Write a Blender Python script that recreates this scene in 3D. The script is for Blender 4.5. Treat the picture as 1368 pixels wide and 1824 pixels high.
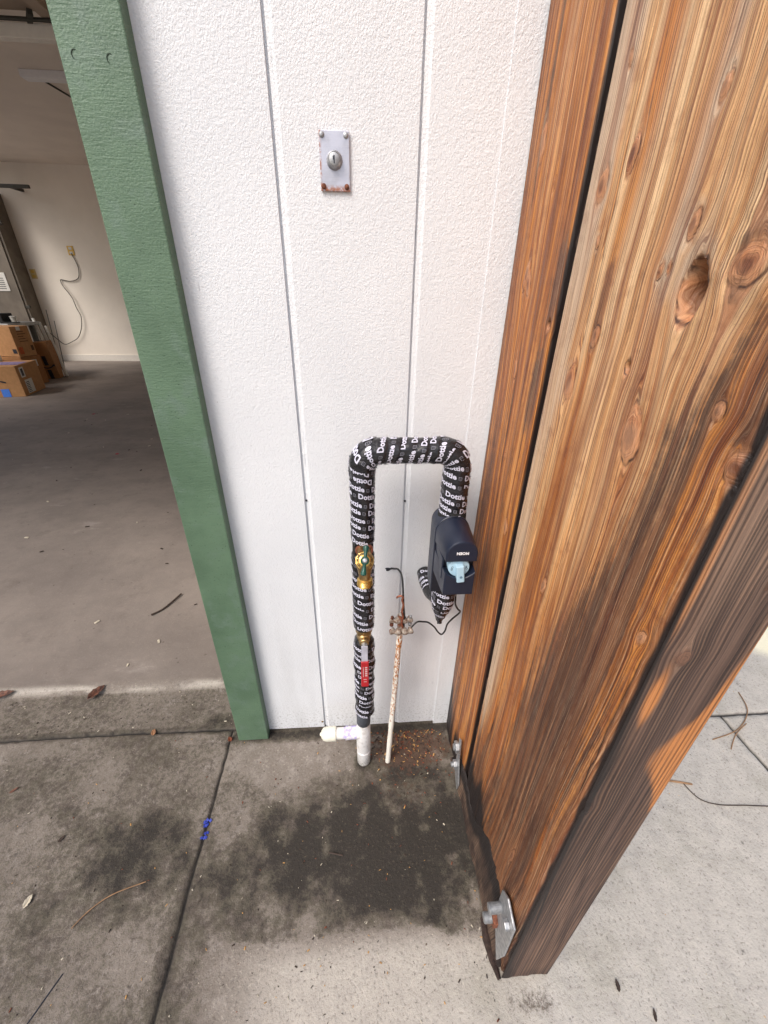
import bpy, bmesh, math, random
import numpy as np
from mathutils import Vector, Matrix
SC = bpy.context.scene
for o in list(bpy.data.objects): bpy.data.objects.remove(o)
COL = SC.collection
R = math.radians

# ------------------------------------------------------------------ camera
cam = bpy.data.cameras.new('camera'); camo = bpy.data.objects.new('camera', cam); COL.objects.link(camo)
cam.sensor_fit = 'VERTICAL'; cam.sensor_height = 36.0
cam.lens = 711.34/1824*36.0
cam.clip_start = 0.01; cam.clip_end = 500
Rx = Vector((0.99759544, -0.06751184, 0.01566813)); Dn = Vector((-0.01856372, -0.47810002, -0.8781092)); Fw = Vector((0.0667737, 0.87570687, -0.47820367))
m = Matrix((( Rx.x, -Dn.x, -Fw.x, 0.0), (Rx.y, -Dn.y, -Fw.y, -0.73655), (Rx.z, -Dn.z, -Fw.z, 1.12490), (0, 0, 0, 1)))
camo.matrix_world = m
SC.camera = camo
SC.render.resolution_x = 768; SC.render.resolution_y = 1024

# ------------------------------------------------------------------ light
SUN_EL, SUN_AZ = 50.0, 224.0          # azimuth clockwise from +y
W = bpy.data.worlds.new('World'); SC.world = W; W.use_nodes = True
nt = W.node_tree; bg = nt.nodes['Background']
sky = nt.nodes.new('ShaderNodeTexSky'); sky.sky_type = 'NISHITA'; sky.sun_disc = False
sky.sun_elevation = R(SUN_EL); sky.sun_rotation = R(SUN_AZ); sky.air_density = 1.2; sky.dust_density = 4.0; sky.ozone_density = 1.0
nt.links.new(sky.outputs[0], bg.inputs[0]); bg.inputs[1].default_value = 0.13
sl = bpy.data.lights.new('sun', 'SUN'); sl.energy = 1.5; sl.angle = R(24); sl.color = (1.0, 0.975, 0.95)
so = bpy.data.objects.new('sun', sl); COL.objects.link(so)
az = R(SUN_AZ); el = R(SUN_EL)
sd = Vector((math.sin(az)*math.cos(el), math.cos(az)*math.cos(el), math.sin(el)))
so.rotation_euler = sd.to_track_quat('Z', 'Y').to_euler(); so.location = sd*20
SC.view_settings.view_transform = 'Standard'; SC.view_settings.look = 'None'
SC.view_settings.exposure = 0.60; SC.view_settings.gamma = 1.0; SC.view_settings.use_curve_mapping = False
try: SC.cycles.max_bounces = 10; SC.cycles.diffuse_bounces = 8
except Exception: pass

# ------------------------------------------------------------------ noise helpers (numpy)
def _h(ix, iy, s):
    n = (ix.astype(np.int64)*374761393 + iy.astype(np.int64)*668265263 + int(s)*982451653) & 0x7fffffff
    n = ((n ^ (n >> 13))*1274126177) & 0x7fffffff
    n = n ^ (n >> 16)
    return (n & 0xffff)/65535.0
def vn(x, y, s=0):
    x = np.asarray(x, float); y = np.asarray(y, float); x, y = np.broadcast_arrays(x, y)
    ix = np.floor(x); iy = np.floor(y); fx = x-ix; fy = y-iy
    fx = fx*fx*fx*(fx*(fx*6-15)+10); fy = fy*fy*fy*(fy*(fy*6-15)+10)
    a = _h(ix, iy, s); b = _h(ix+1, iy, s); c = _h(ix, iy+1, s); d = _h(ix+1, iy+1, s)
    return (a*(1-fx)+b*fx)*(1-fy) + (c*(1-fx)+d*fx)*fy
def fbm(x, y, s=0, o=4):
    t = 0; a = .5; w = 0
    for i in range(o):
        t = t + a*vn(x*2**i, y*2**i, s+i*17); w += a; a *= .55
    return t/w
def sst(a, b, x):
    t = np.clip((x-a)/(b-a), 0, 1); return t*t*(3-2*t)

# ------------------------------------------------------------------ mesh helpers
class MB:
    def __init__(s): s.v = []; s.f = []; s.mi = []
    def add(s, vs, fs, mi=0):
        b = len(s.v); s.v += [tuple(p) for p in vs]; s.f += [tuple(b+i for i in f) for f in fs]; s.mi += [mi]*len(fs); return s
    def box(s, c, d, rot=None, mi=0, taper=1.0):
        x, y, z = [k/2 for k in d]
        vs = [Vector((sx*x*(taper if sz > 0 else 1), sy*y*(taper if sz > 0 else 1), sz*z)) for sx, sy, sz in
              [(-1,-1,-1),(1,-1,-1),(1,1,-1),(-1,1,-1),(-1,-1,1),(1,-1,1),(1,1,1),(-1,1,1)]]
        if rot is not None: vs = [rot @ v for v in vs]
        vs = [v+Vector(c) for v in vs]
        return s.add(vs, [(0,3,2,1),(4,5,6,7),(0,1,5,4),(1,2,6,5),(2,3,7,6),(3,0,4,7)], mi)
    def b2(s, x0, x1, y0, y1, z0, z1, mi=0):
        return s.box(((x0+x1)/2, (y0+y1)/2, (z0+z1)/2), (x1-x0, y1-y0, z1-z0), mi=mi)
    def tube(s, pts, rad, n=16, cap=True, mi=0, up=None, rfun=None):
        pts = [Vector(p) for p in pts]; k = len(pts)
        if not hasattr(rad, '__len__'): rad = [rad]*k
        T = []
        for i in range(k):
            t = pts[min(i+1, k-1)]-pts[max(i-1, 0)]
            if t.length < 1e-9: t = T[-1].copy() if T else Vector((0,0,1))
            T.append(t.normalized())
        a = up if up is not None else (Vector((0,0,1)) if abs(T[0].z) < .9 else Vector((1,0,0)))
        N = (a-T[0]*a.dot(T[0])).normalized(); vs = []; L = 0
        for i in range(k):
            N = (N-T[i]*N.dot(T[i])).normalized(); B = T[i].cross(N)
            if i: L += (pts[i]-pts[i-1]).length
            for j in range(n):
                th = 2*math.pi*j/n; r = rad[i]
                if rfun: r += rfun(L, th)
                vs.append(pts[i]+(N*math.cos(th)+B*math.sin(th))*r)
        fs = [(i*n+j, i*n+(j+1) % n, (i+1)*n+(j+1) % n, (i+1)*n+j) for i in range(k-1) for j in range(n)]
        if cap: fs += [tuple(range(n-1, -1, -1)), tuple((k-1)*n+j for j in range(n))]
        return s.add(vs, fs, mi)
    def lathe(s, base, axis, prof, n=24, mi=0, cap=True):
        """prof: list of (distance along the axis, radius)"""
        base = Vector(base); ax = Vector(axis).normalized()
        a = Vector((0,0,1)) if abs(ax.z) < .9 else Vector((1,0,0))
        N = (a-ax*a.dot(ax)).normalized(); B = ax.cross(N)
        vs = [base+ax*t+(N*math.cos(2*math.pi*j/n)+B*math.sin(2*math.pi*j/n))*r for t, r in prof for j in range(n)]
        k = len(prof)
        fs = [(i*n+j, i*n+(j+1) % n, (i+1)*n+(j+1) % n, (i+1)*n+j) for i in range(k-1) for j in range(n)]
        if cap: fs += [tuple(range(n-1, -1, -1)), tuple((k-1)*n+j for j in range(n))]
        return s.add(vs, fs, mi)
    def prism(s, poly, org, U, V, N, t, mi=0):
        """2D outline extruded by t along N"""
        org, U, V, N = map(Vector, (org, U, V, N)); n = len(poly)
        vs = [org+U*a+V*b for a, b in poly]+[org+U*a+V*b+N*t for a, b in poly]
        fs = [tuple(range(n-1, -1, -1)), tuple(range(n, 2*n))]+[(i, (i+1) % n, n+(i+1) % n, n+i) for i in range(n)]
        return s.add(vs, fs, mi)
    def build(s, name, mat, parent=None, smooth=False, bevel=0, bseg=2):
        me = bpy.data.meshes.new(name); me.from_pydata(s.v, [], s.f)
        mats = mat if isinstance(mat, (list, tuple)) else [mat]
        for q in mats: me.materials.append(q)
        me.polygons.foreach_set('material_index', s.mi)
        bm = bmesh.new(); bm.from_mesh(me); bmesh.ops.recalc_face_normals(bm, faces=bm.faces); bm.to_mesh(me); bm.free()
        if smooth: me.polygons.foreach_set('use_smooth', [True]*len(me.polygons))
        o = bpy.data.objects.new(name, me); COL.objects.link(o)
        if smooth:
            try: me.set_sharp_from_angle(angle=R(38))
            except Exception: pass
        if bevel:
            b = o.modifiers.new('bevel', 'BEVEL'); b.width = bevel; b.segments = bseg; b.limit_method = 'ANGLE'; b.angle_limit = R(40)
        if parent is not None: par(o, parent)
        return o
def wm(o):
    m = o.matrix_basis.copy()
    while o.parent: m = o.parent.matrix_basis @ o.matrix_parent_inverse @ m if not o.parent.parent else wm(o.parent) @ o.matrix_parent_inverse @ m; break
    return m
def par(o, p):
    o.parent = p; o.matrix_parent_inverse = wm(p).inverted(); return o
def tag(o, label=None, cat=None, group=None, kind=None):
    if label: o['label'] = label
    if cat: o['category'] = cat
    if group: o['group'] = group
    if kind: o['kind'] = kind
    return o
def thing(name, loc, label, cat, group=None):
    o = bpy.data.objects.new(name, None); o.location = loc; o.empty_display_size = .05; COL.objects.link(o)
    return tag(o, label, cat, group)
def grid(name, P, mats, parent=None, attrs=None, mi=None):
    """P: (n,m,3) array -> smooth quad mesh with float attributes"""
    n, mm = P.shape[:2]
    idx = np.arange(n*mm).reshape(n, mm)
    F = np.stack([idx[:-1, :-1], idx[1:, :-1], idx[1:, 1:], idx[:-1, 1:]], -1).reshape(-1, 4)
    me = bpy.data.meshes.new(name)
    me.vertices.add(n*mm); me.vertices.foreach_set('co', P.reshape(-1).astype(np.float32))
    me.loops.add(F.size); me.polygons.add(len(F))
    me.loops.foreach_set('vertex_index', F.reshape(-1).astype(np.int32))
    me.polygons.foreach_set('loop_start', np.arange(0, F.size, 4, dtype=np.int32))
    try: me.polygons.foreach_set('loop_total', np.full(len(F), 4, dtype=np.int32))
    except Exception: pass
    for q in (mats if isinstance(mats, (list, tuple)) else [mats]): me.materials.append(q)
    me.update(calc_edges=True)
    me.polygons.foreach_set('use_smooth', [True]*len(F))
    for k, v in (attrs or {}).items():
        a = me.attributes.new(k, 'FLOAT', 'POINT'); a.data.foreach_set('value', np.ascontiguousarray(v.reshape(-1), dtype=np.float32))
    me.validate(); me.update()
    o = bpy.data.objects.new(name, me); COL.objects.link(o)
    if parent is not None: par(o, parent)
    return o

# ------------------------------------------------------------------ material helpers
def lin(r, g, b):
    f = lambda c: (c/255/12.92) if c/255 <= .04045 else ((c/255+.055)/1.055)**2.4
    return (f(r), f(g), f(b), 1)
class NM:
    def __init__(s, name, rough=.6, metal=0, spec=None):
        s.m = bpy.data.materials.new(name); s.m.use_nodes = True; s.t = s.m.node_tree
        s.p = s.t.nodes['Principled BSDF']; s.p.inputs['Roughness'].default_value = rough; s.p.inputs['Metallic'].default_value = metal
        if spec is not None: s.p.inputs['Specular IOR Level'].default_value = spec
        s._tc = None
    def n(s, t, **k):
        q = s.t.nodes.new(t)
        for a, b in k.items(): setattr(q, a, b)
        return q
    def l(s, a, b): s.t.links.new(a, b)
    def co(s):
        if not s._tc: s._tc = s.n('ShaderNodeTexCoord')
        return s._tc.outputs['Object']
    def put(s, sock, v):
        if hasattr(v, 'is_linked') or hasattr(v, 'links'): s.l(v, sock)
        else: sock.default_value = v
    def mp(s, sc, v=None, loc=(0,0,0), rot=(0,0,0)):
        q = s.n('ShaderNodeMapping'); q.inputs['Scale'].default_value = sc; q.inputs['Location'].default_value = loc; q.inputs['Rotation'].default_value = rot
        s.l(v if v is not None else s.co(), q.inputs[0]); return q.outputs[0]
    def noise(s, sc, det=4, ro=.55, v=None, dist=0):
        q = s.n('ShaderNodeTexNoise'); q.inputs['Scale'].default_value = sc; q.inputs['Detail'].default_value = det
        q.inputs['Roughness'].default_value = ro; q.inputs['Distortion'].default_value = dist
        s.l(v if v is not None else s.co(), q.inputs['Vector']); return q.outputs['Fac']
    def vor(s, sc, v=None, feat='F1'):
        q = s.n('ShaderNodeTexVoronoi', feature=feat); q.inputs['Scale'].default_value = sc
        s.l(v if v is not None else s.co(), q.inputs['Vector']); return q.outputs['Distance']
    def mr(s, x, a, b, c=0., d=1.):
        q = s.n('ShaderNodeMapRange'); q.interpolation_type = 'SMOOTHSTEP'
        s.put(q.inputs[0], x); q.inputs[1].default_value = a; q.inputs[2].default_value = b; q.inputs[3].default_value = c; q.inputs[4].default_value = d
        return q.outputs[0]
    def ma(s, op, a, b=0., c=0.):
        q = s.n('ShaderNodeMath', operation=op); s.put(q.inputs[0], a); s.put(q.inputs[1], b); s.put(q.inputs[2], c); return q.outputs[0]
    def mix(s, f, a, b, mode='MIX'):
        q = s.n('ShaderNodeMix', data_type='RGBA', blend_type=mode); s.put(q.inputs[0], f); s.put(q.inputs[6], a); s.put(q.inputs[7], b); return q.outputs[2]
    def at(s, name): return s.n('ShaderNodeAttribute', attribute_name=name).outputs['Fac']
    def ramp(s, f, stops):
        q = s.n('ShaderNodeValToRGB'); e = q.color_ramp.elements
        while len(e) < len(stops): e.new(.5)
        for i, (p_, c) in enumerate(stops): e[i].position = p_; e[i].color = c
        s.l(f, q.inputs[0]); return q.outputs[0]
    def xyz(s, v=None):
        q = s.n('ShaderNodeSeparateXYZ'); s.l(v if v is not None else s.co(), q.inputs[0]); return q.outputs
    def comb(s, x, y, z):
        q = s.n('ShaderNodeCombineXYZ'); s.put(q.inputs[0], x); s.put(q.inputs[1], y); s.put(q.inputs[2], z); return q.outputs[0]
    def bump(s, h, dist, st=1., nrm=None):
        q = s.n('ShaderNodeBump'); q.inputs['Strength'].default_value = st; q.inputs['Distance'].default_value = dist
        s.l(h, q.inputs['Height'])
        if nrm is not None: s.l(nrm, q.inputs['Normal'])
        s.l(q.outputs[0], s.p.inputs['Normal']); return q.outputs[0]
    def col(s, c): s.put(s.p.inputs['Base Color'], c); return s
    def rough(s, c): s.put(s.p.inputs['Roughness'], c); return s
def simple(name, c, rough=.6, metal=0, var=.12, sc=40, bump=0, bs=200, c2=None):
    q = NM(name, rough, metal)
    a = q.noise(sc, 5)
    c2 = c2 or tuple(k*(1-var*2.2) for k in c[:3])+(1,)
    q.col(q.mix(q.mr(a, .3, .7), c, c2))
    q.rough(q.mr(a, .2, .8, max(rough-.08, .02), min(rough+.1, 1)))
    if bump: q.bump(q.noise(bs, 4), bump)
    return q.m

# ================================================================== MATERIALS
def mat_siding():
    q = NM('white_siding_paint', .62)
    x, y, z = q.xyz()
    fine = q.noise(420, 3, .6, q.mp((1, 1, .8)))
    mid = q.noise(150, 3, .5)
    big = q.noise(3.5, 4)
    crk = q.noise(1, 6, .72, q.mp((230, 30, 5.5)))
    crack = q.mr(crk, .345, .30)
    # crack zone: stronger in middle boards
    cz = q.mr(q.noise(2.2, 2, .5, q.mp((3.4, 1, 1))), .46, .62)
    crack = q.ma('MULTIPLY', crack, cz)
    c = q.mix(q.mr(big, .3, .7), (.765, .782, .808, 1), (.715, .732, .76, 1))
    c = q.mix(q.mr(fine, .36, .28), c, (.60, .61, .64, 1))
    c = q.mix(q.ma('MULTIPLY', crack, .75), c, (.33, .33, .35, 1))
    # splashed dirt in the last 15 cm above the ground
    low = q.mr(z, .0, .16, 1, 0)
    dirt = q.ma('MULTIPLY', low, q.mr(q.noise(160, 5, .7), .50, .66))
    c = q.mix(q.ma('MULTIPLY', dirt, .6), c, (.20, .19, .16, 1))
    grime = q.ma('MULTIPLY', q.mr(z, .0, .7, 1, 0), q.mr(q.noise(1, 4, .6, q.mp((14, 14, 2.2))), .42, .72))
    c = q.mix(q.ma('MULTIPLY', grime, .28), c, (.42, .42, .42, 1))
    spk = q.mr(q.vor(42), .045, .025)
    spk = q.ma('MULTIPLY', spk, q.mr(q.noise(9, 2), .5, .6))
    c = q.mix(q.ma('MULTIPLY', spk, .7), c, (.25, .23, .21, 1))
    q.col(c)
    h = q.ma('ADD', q.ma('MULTIPLY', fine, 1.), q.ma('MULTIPLY', mid, .7))
    h = q.ma('SUBTRACT', h, q.ma('MULTIPLY', crack, .8))
    q.bump(h, .0015, .8)
    return q.m
def mat_green():
    q = NM('green_trim_paint', .5)
    a = q.noise(1, 5, .6, q.mp((60, 60, 420)))      # rough sawn lines across the board
    b = q.noise(330, 3, .6); big = q.noise(7, 4, .6)
    c = q.mix(q.mr(big, .32, .68), lin(80, 105, 83), lin(95, 121, 97))
    c = q.mix(q.mr(q.noise(22, 4, .6), .5, .75), c, lin(98, 120, 104))
    c = q.mix(q.mr(b, .38, .27), c, lin(50, 74, 56))
    q.col(c)
    chips = q.mr(q.noise(260, 3, .7), .3, .2)
    q.bump(q.ma('ADD', q.ma('MULTIPLY', a, .8), q.ma('SUBTRACT', b, chips)), .0011, .7)
    return q.m
def mat_wood():
    q = NM('weathered_timber', .55)
    gu = q.at('gu'); gz = q.at('gz'); kn = q.at('knot'); rho = q.at('rho')
    dark = q.at('dark'); org = q.at('orange'); pale = q.at('pale'); blk = q.at('black')
    def band(F, zs, det=3, ro=.55, off=0.):
        return q.noise(1, det, ro, q.comb(q.ma('MULTIPLY', gu, F), q.ma('MULTIPLY_ADD', gz, zs, off), off))
    b1 = band(26, .9, 3, .5, 3.1)          # broad bands of heartwood and sapwood
    b2 = band(110, 1.5, 3, .6, 7.7)
    b3 = band(760, 3.0, 3, .65, 1.3)        # growth rings
    b4 = band(2100, 30, 3, .7, 9.4)        # fibres
    wv = q.ma('SINE', q.ma('MULTIPLY_ADD', gu, 2100, q.ma('MULTIPLY', b1, 70.)))
    ring = q.ma('MULTIPLY_ADD', wv, .11, b3)
    tan = q.ramp(b1, [(.30, lin(202, 150, 104)), (.40, lin(230, 192, 146)), (.47, lin(200, 142, 88)), (.53, lin(224, 178, 126)), (.60, lin(186, 124, 74)), (.70, lin(222, 178, 130))])
    orange = q.ramp(b1, [(.30, lin(190, 116, 50)), (.40, lin(218, 150, 78)), (.47, lin(156, 84, 28)), (.53, lin(206, 134, 60)), (.60, lin(132, 66, 22)), (.70, lin(202, 132, 64))])
    dk = q.ramp(b1, [(.30, lin(92, 54, 34)), (.40, lin(136, 86, 54)), (.47, lin(62, 38, 28)), (.53, lin(124, 78, 50)), (.60, lin(70, 44, 32)), (.70, lin(116, 74, 50))])
    c = q.mix(q.mr(q.ma('MULTIPLY_ADD', q.ma('SUBTRACT', b2, .5), .9, org), .2, .8), tan, orange)
    dd = q.ma('MULTIPLY_ADD', q.ma('SUBTRACT', b2, .5), 1.7, dark); dd = q.ma('MULTIPLY_ADD', q.ma('SUBTRACT', b3, .5), 1.1, dd); dd = q.ma('MULTIPLY_ADD', q.ma('SUBTRACT', q.noise(55, 5, .7), .5), .7, dd)
    c = q.mix(q.mr(dd, .30, .66, 0, .90), c, dk)
    c = q.mix(q.ma('MULTIPLY', q.mr(b2, .42, .30), .42), c, lin(120, 62, 28), 'MULTIPLY')
    c = q.mix(q.mr(q.ma('MULTIPLY_ADD', q.ma('SUBTRACT', b2, .5), .8, pale), .3, .8), c, lin(204, 176, 148))
    sk_ = band(62, .8, 4, .62, 33.)        # long red brown streaks over the whole board
    c = q.mix(q.ma('MULTIPLY', q.mr(sk_, .53, .63), .62), c, lin(158, 88, 54), 'MULTIPLY')
    sk2 = band(95, .9, 4, .65, 41.)
    c = q.mix(q.ma('MULTIPLY', q.mr(sk2, .60, .68), .60), c, lin(110, 66, 46), 'MULTIPLY')
    # growth rings and fibres
    rl = q.mr(ring, .50, .30)
    c = q.mix(q.ma('MULTIPLY', rl, .68), c, lin(120, 66, 32), 'MULTIPLY')
    c = q.mix(q.ma('MULTIPLY', q.mr(ring, .56, .74), .22), c, lin(250, 214, 170))
    c = q.mix(q.ma('MULTIPLY', q.mr(b4, .46, .3), .42), c, lin(110, 66, 40), 'MULTIPLY')
    c = q.mix(q.ma('MULTIPLY', q.mr(b4, .55, .72), .22), c, lin(255, 228, 196))
    mo = q.noise(38, 5, .65); c = q.mix(q.mr(mo, .52, .72, 0, .38), c, lin(176, 130, 104), 'MULTIPLY')
    pr = q.noise(1100, 2, .6); c = q.mix(q.ma('MULTIPLY', q.mr(pr, .40, .28), .35), c, lin(96, 60, 42))
    # bluish grey mineral stain running with the grain
    st = q.mr(band(75, 5.5, 4, .6, 21.), .60, .70)
    c = q.mix(q.ma('MULTIPLY', st, .38), c, lin(96, 74, 64))
    # knots: ring pattern round the heart
    kr = q.noise(1, 3, .6, q.comb(q.ma('MULTIPLY', rho, 7.), q.noise(60, 2), 0.))
    kc = q.ramp(kr, [(.3, lin(120, 66, 34)), (.45, lin(196, 136, 92)), (.55, lin(150, 88, 50)), (.7, lin(216, 166, 124))])
    kc = q.mix(q.mr(rho, .62, .25), kc, lin(112, 62, 36))
    kc = q.mix(q.mr(q.noise(31, 2), .40, .62), kc, q.mix(.40, kc, lin(206, 158, 120)))
    kc = q.mix(q.mr(dark, .3, .8, 0, .5), kc, lin(90, 54, 36))
    c = q.mix(kn, c, kc)
    c = q.mix(q.ma('MULTIPLY', q.ma('MULTIPLY', q.mr(rho, 1.18, 1.02), q.mr(rho, .88, 1.0)), q.mr(q.noise(70, 3), .40, .66)), c, lin(70, 38, 24))
    c = q.mix(q.mr(q.ma('MULTIPLY_ADD', q.ma('SUBTRACT', b2, .5), .9, blk), .3, .95), c, lin(34, 26, 25))
    q.col(c)
    q.rough(q.mr(b2, .3, .7, .42, .62))
    h = q.ma('ADD', q.ma('MULTIPLY', ring, 1.), q.ma('MULTIPLY', b4, .45))
    h = q.ma('ADD', h, q.ma('MULTIPLY', kr, q.ma('MULTIPLY', kn, .9)))
    q.bump(h, .0016, .9)
    return q.m
def mat_greywood():
    """weathered front face of the beam: dark grey brown, raised grain, pale scratches"""
    q = NM('weathered_grey_timber', .7)
    gu = q.at('gu'); gz = q.at('gz'); kn = q.at('knot'); rho = q.at('rho'); org = q.at('orange'); blk = q.at('black'); pale = q.at('pale')
    def band(F, zs, det=3, ro=.55, off=0.):
        return q.noise(1, det, ro, q.comb(q.ma('MULTIPLY', gu, F), q.ma('MULTIPLY_ADD', gz, zs, off), off))
    b1 = band(30, 1.2, 3, .5, 3.1); b2 = band(150, 2., 3, .6, 7.7); b3 = band(450, 3, 2, .6, 1.3); b4 = band(1600, 14, 2, .6, 9.4)
    wv = q.ma('SINE', q.ma('MULTIPLY_ADD', gu, 1500, q.ma('MULTIPLY', b1, 30.)))
    ring = q.ma('MULTIPLY_ADD', wv, .17, b3)
    c = q.ramp(b1, [(.3, lin(84, 62, 52)), (.42, lin(112, 86, 72)), (.5, lin(72, 52, 44)), (.58, lin(104, 80, 68)), (.7, lin(80, 60, 52))])
    c = q.mix(q.mr(q.ma('MULTIPLY_ADD', q.ma('SUBTRACT', b2, .5), .6, org), .3, .7), c, lin(196, 128, 72))
    c = q.mix(q.mr(q.ma('MULTIPLY_ADD', q.ma('SUBTRACT', b2, .5), .6, pale), .3, .9), c, lin(146, 118, 98))
    c = q.mix(q.ma('MULTIPLY', q.mr(ring, .50, .30), .6), c, lin(74, 48, 40), 'MULTIPLY')
    c = q.mix(q.ma('MULTIPLY', q.mr(ring, .55, .75), .20), c, lin(190, 150, 118))
    c = q.mix(q.ma('MULTIPLY', q.mr(b4, .45, .3), .4), c, lin(90, 64, 52), 'MULTIPLY')
    scr = q.noise(1, 4, .7, q.mp((9, 9, 330), rot=(0, .16, 0)))
    c = q.mix(q.ma('MULTIPLY', q.mr(scr, .70, .80), .28), c, lin(176, 140, 112))
    kr = q.noise(1, 3, .6, q.comb(q.ma('MULTIPLY', rho, 6.), q.noise(60, 2), 0.))
    kc = q.ramp(kr, [(.35, lin(52, 34, 28)), (.5, lin(124, 88, 68)), (.62, lin(66, 44, 36))])
    c = q.mix(q.ma('MULTIPLY', kn, .85), c, kc)
    c = q.mix(q.mr(blk, .2, .9), c, lin(34, 26, 24))
    q.col(c)
    h = q.ma('ADD', q.ma('MULTIPLY', ring, 1.), q.ma('MULTIPLY', b4, .5))
    q.bump(h, .0016, .9)
    return q.m
def mat_ground():
    q = NM('concrete', .82)
    dk = q.at('dark'); ru = q.at('rust'); li = q.at('light'); fl = q.at('floor'); jt = q.at('joint'); ye = q.at('painted_sun')
    n1 = q.noise(4, 6, .6); n2 = q.noise(28, 6, .65); n3 = q.noise(170, 4, .75); n4 = q.noise(75, 5, .65)
    base = q.mix(q.mr(n1, .3, .7), lin(128, 119, 110), lin(108, 99, 91))
    base = q.mix(q.mr(n2, .45, .75), base, lin(150, 142, 134))
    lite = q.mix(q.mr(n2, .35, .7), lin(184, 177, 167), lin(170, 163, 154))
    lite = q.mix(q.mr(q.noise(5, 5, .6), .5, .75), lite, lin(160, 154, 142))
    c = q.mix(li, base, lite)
    flo = q.mix(q.mr(q.noise(1, 7, .7, q.mp((1.7, 2.2, 1))), .3, .72), lin(134, 124, 116), lin(110, 101, 95))
    flo = q.mix(q.mr(q.noise(9, 6, .7), .52, .75, 0, .5), flo, lin(92, 82, 76))
    flo = q.mix(q.mr(q.noise(1, 6, .7, q.mp((3, 7, 1))), .60, .72, 0, .5), flo, lin(160, 152, 146))
    c = q.mix(fl, c, flo)
    dn = q.ma('ADD', dk, q.ma('MULTIPLY', q.ma('SUBTRACT', n4, .5), 1.1)); dn = q.ma('ADD', dn, q.ma('MULTIPLY', q.ma('SUBTRACT', n3, .5), 1.5)); dn = q.ma('ADD', dn, q.ma('MULTIPLY', q.ma('SUBTRACT', n2, .5), .8))
    moss = q.mix(q.mr(n2, .4, .62), lin(76, 71, 57), lin(70, 60, 51))
    c = q.mix(q.mr(dn, .22, .62, 0, .80), c, moss)
    c = q.mix(q.mr(dn, .52, 1.1, 0, .93), c, lin(38, 33, 28))
    # speckle of sand grains and pits
    c = q.mix(q.ma('MULTIPLY', q.mr(n3, .46, .34), q.ma('SUBTRACT', .62, q.ma('MULTIPLY', fl, .7))), c, q.mix(q.mr(dk, .1, .6), lin(88, 81, 74), lin(30, 27, 24)))
    c = q.mix(q.ma('MULTIPLY', q.mr(n3, .56, .68), q.ma('SUBTRACT', .42, q.ma('MULTIPLY', fl, .3))), c, q.mix(q.mr(dk, .1, .7), lin(200, 192, 178), lin(108, 98, 84)))
    # spots
    sp = q.ma('MULTIPLY', q.mr(q.vor(34), .16, .10), q.mr(n2, .54, .60)); c = q.mix(q.ma('MULTIPLY', sp, .55), c, lin(64, 58, 52))
    c = q.mix(q.mr(q.ma('MULTIPLY_ADD', q.ma('SUBTRACT', n4, .5), 1.6, ru), .45, .8, 0, .6), c, lin(86, 62, 48))
    c = q.mix(jt, c, lin(26, 23, 21))
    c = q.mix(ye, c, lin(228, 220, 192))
    q.col(c)
    h = q.ma('ADD', n3, q.ma('MULTIPLY', n4, 1.2))
    q.bump(q.ma('MULTIPLY', h, q.ma('MULTIPLY_ADD', fl, -.6, 1.)), .0022, .8)
    return q.m
M = {}
M['siding'] = mat_siding(); M['green'] = mat_green(); M['wood'] = mat_wood(); M['greywood'] = mat_greywood(); M['ground'] = mat_ground()
M['inner'] = simple('cream_interior_paint', (.86, .79, .70, 1), .7, var=.03, sc=2.5, bump=.0006, bs=90)
M['ceil'] = simple('ceiling_paint', (.84, .76, .68, 1), .75, var=.03, sc=3, bump=.0008, bs=120)
M['basew'] = simple('baseboard_paint', (.78, .74, .68, 1), .5, var=.03)
M['gap'] = simple('dark_fibre_wood', lin(66, 50, 44), .9, var=.25, sc=160, bump=.002, bs=420)
M['under'] = simple('gap_shade_foundation', (.035, .03, .027, 1), .9, var=.2)  # near-black colour stands in for the shadow gap under the siding
def mat_tape():
    q = NM('black_vinyl_tape', .14)
    w = q.noise(1, 4, .6, q.mp((60, 60, 170))); big = q.noise(26, 3)
    q.col(q.mix(q.mr(big, .3, .7), (.010, .010, .012, 1), (.020, .020, .024, 1)))
    q.rough(q.mr(w, .3, .7, .10, .30)); q.bump(w, .0028, .7); return q.m
M['tape'] = mat_tape()
M['print'] = simple('white_tape_print', (.62, .62, .74, 1), .4, var=.05, sc=200)
M['print2'] = simple('grey_tape_print', (.20, .20, .24, 1), .4, var=.05, sc=200)
def mat_brass(name, c1, c2, r=.28, met=1.):
    q = NM(name, r, met); n = q.noise(120, 5, .6); q.col(q.mix(q.mr(n, .35, .65), c1, c2)); q.rough(q.mr(n, .3, .7, r-.06, r+.14)); q.bump(q.noise(600, 3), .0003, .6); return q.m
M['brass'] = mat_brass('brass', (.70, .46, .14, 1), (.56, .35, .10, 1))
M['brassd'] = mat_brass('cast_brass', (.46, .32, .15, 1), (.34, .23, .11, 1), .42)
M['copper'] = mat_brass('copper', (.62, .26, .17, 1), (.40, .15, .10, 1), .35)
M['steel'] = mat_brass('galvanised_steel', (.50, .51, .52, 1), (.34, .35, .37, 1), .48, .8)
M['handle'] = simple('green_painted_metal', lin(22, 78, 66), .35, var=.15, sc=90)
M['red'] = simple('red_vinyl_grip', lin(172, 24, 34), .38, var=.1, sc=60)
def mat_pvc():
    q = NM('white_pvc', .38); z = q.xyz()[2]
    n = q.noise(70, 5, .65)
    c = q.mix(q.mr(n, .45, .7), (.70, .69, .69, 1), (.52, .50, .48, 1))
    c = q.mix(q.ma('MULTIPLY', q.mr(z, .05, .0), q.mr(q.noise(300, 4, .7), .4, .6)), c, (.22, .2, .16, 1))
    q.col(c); q.bump(n, .0008, .4); return q.m
M['pvc'] = mat_pvc()
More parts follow.
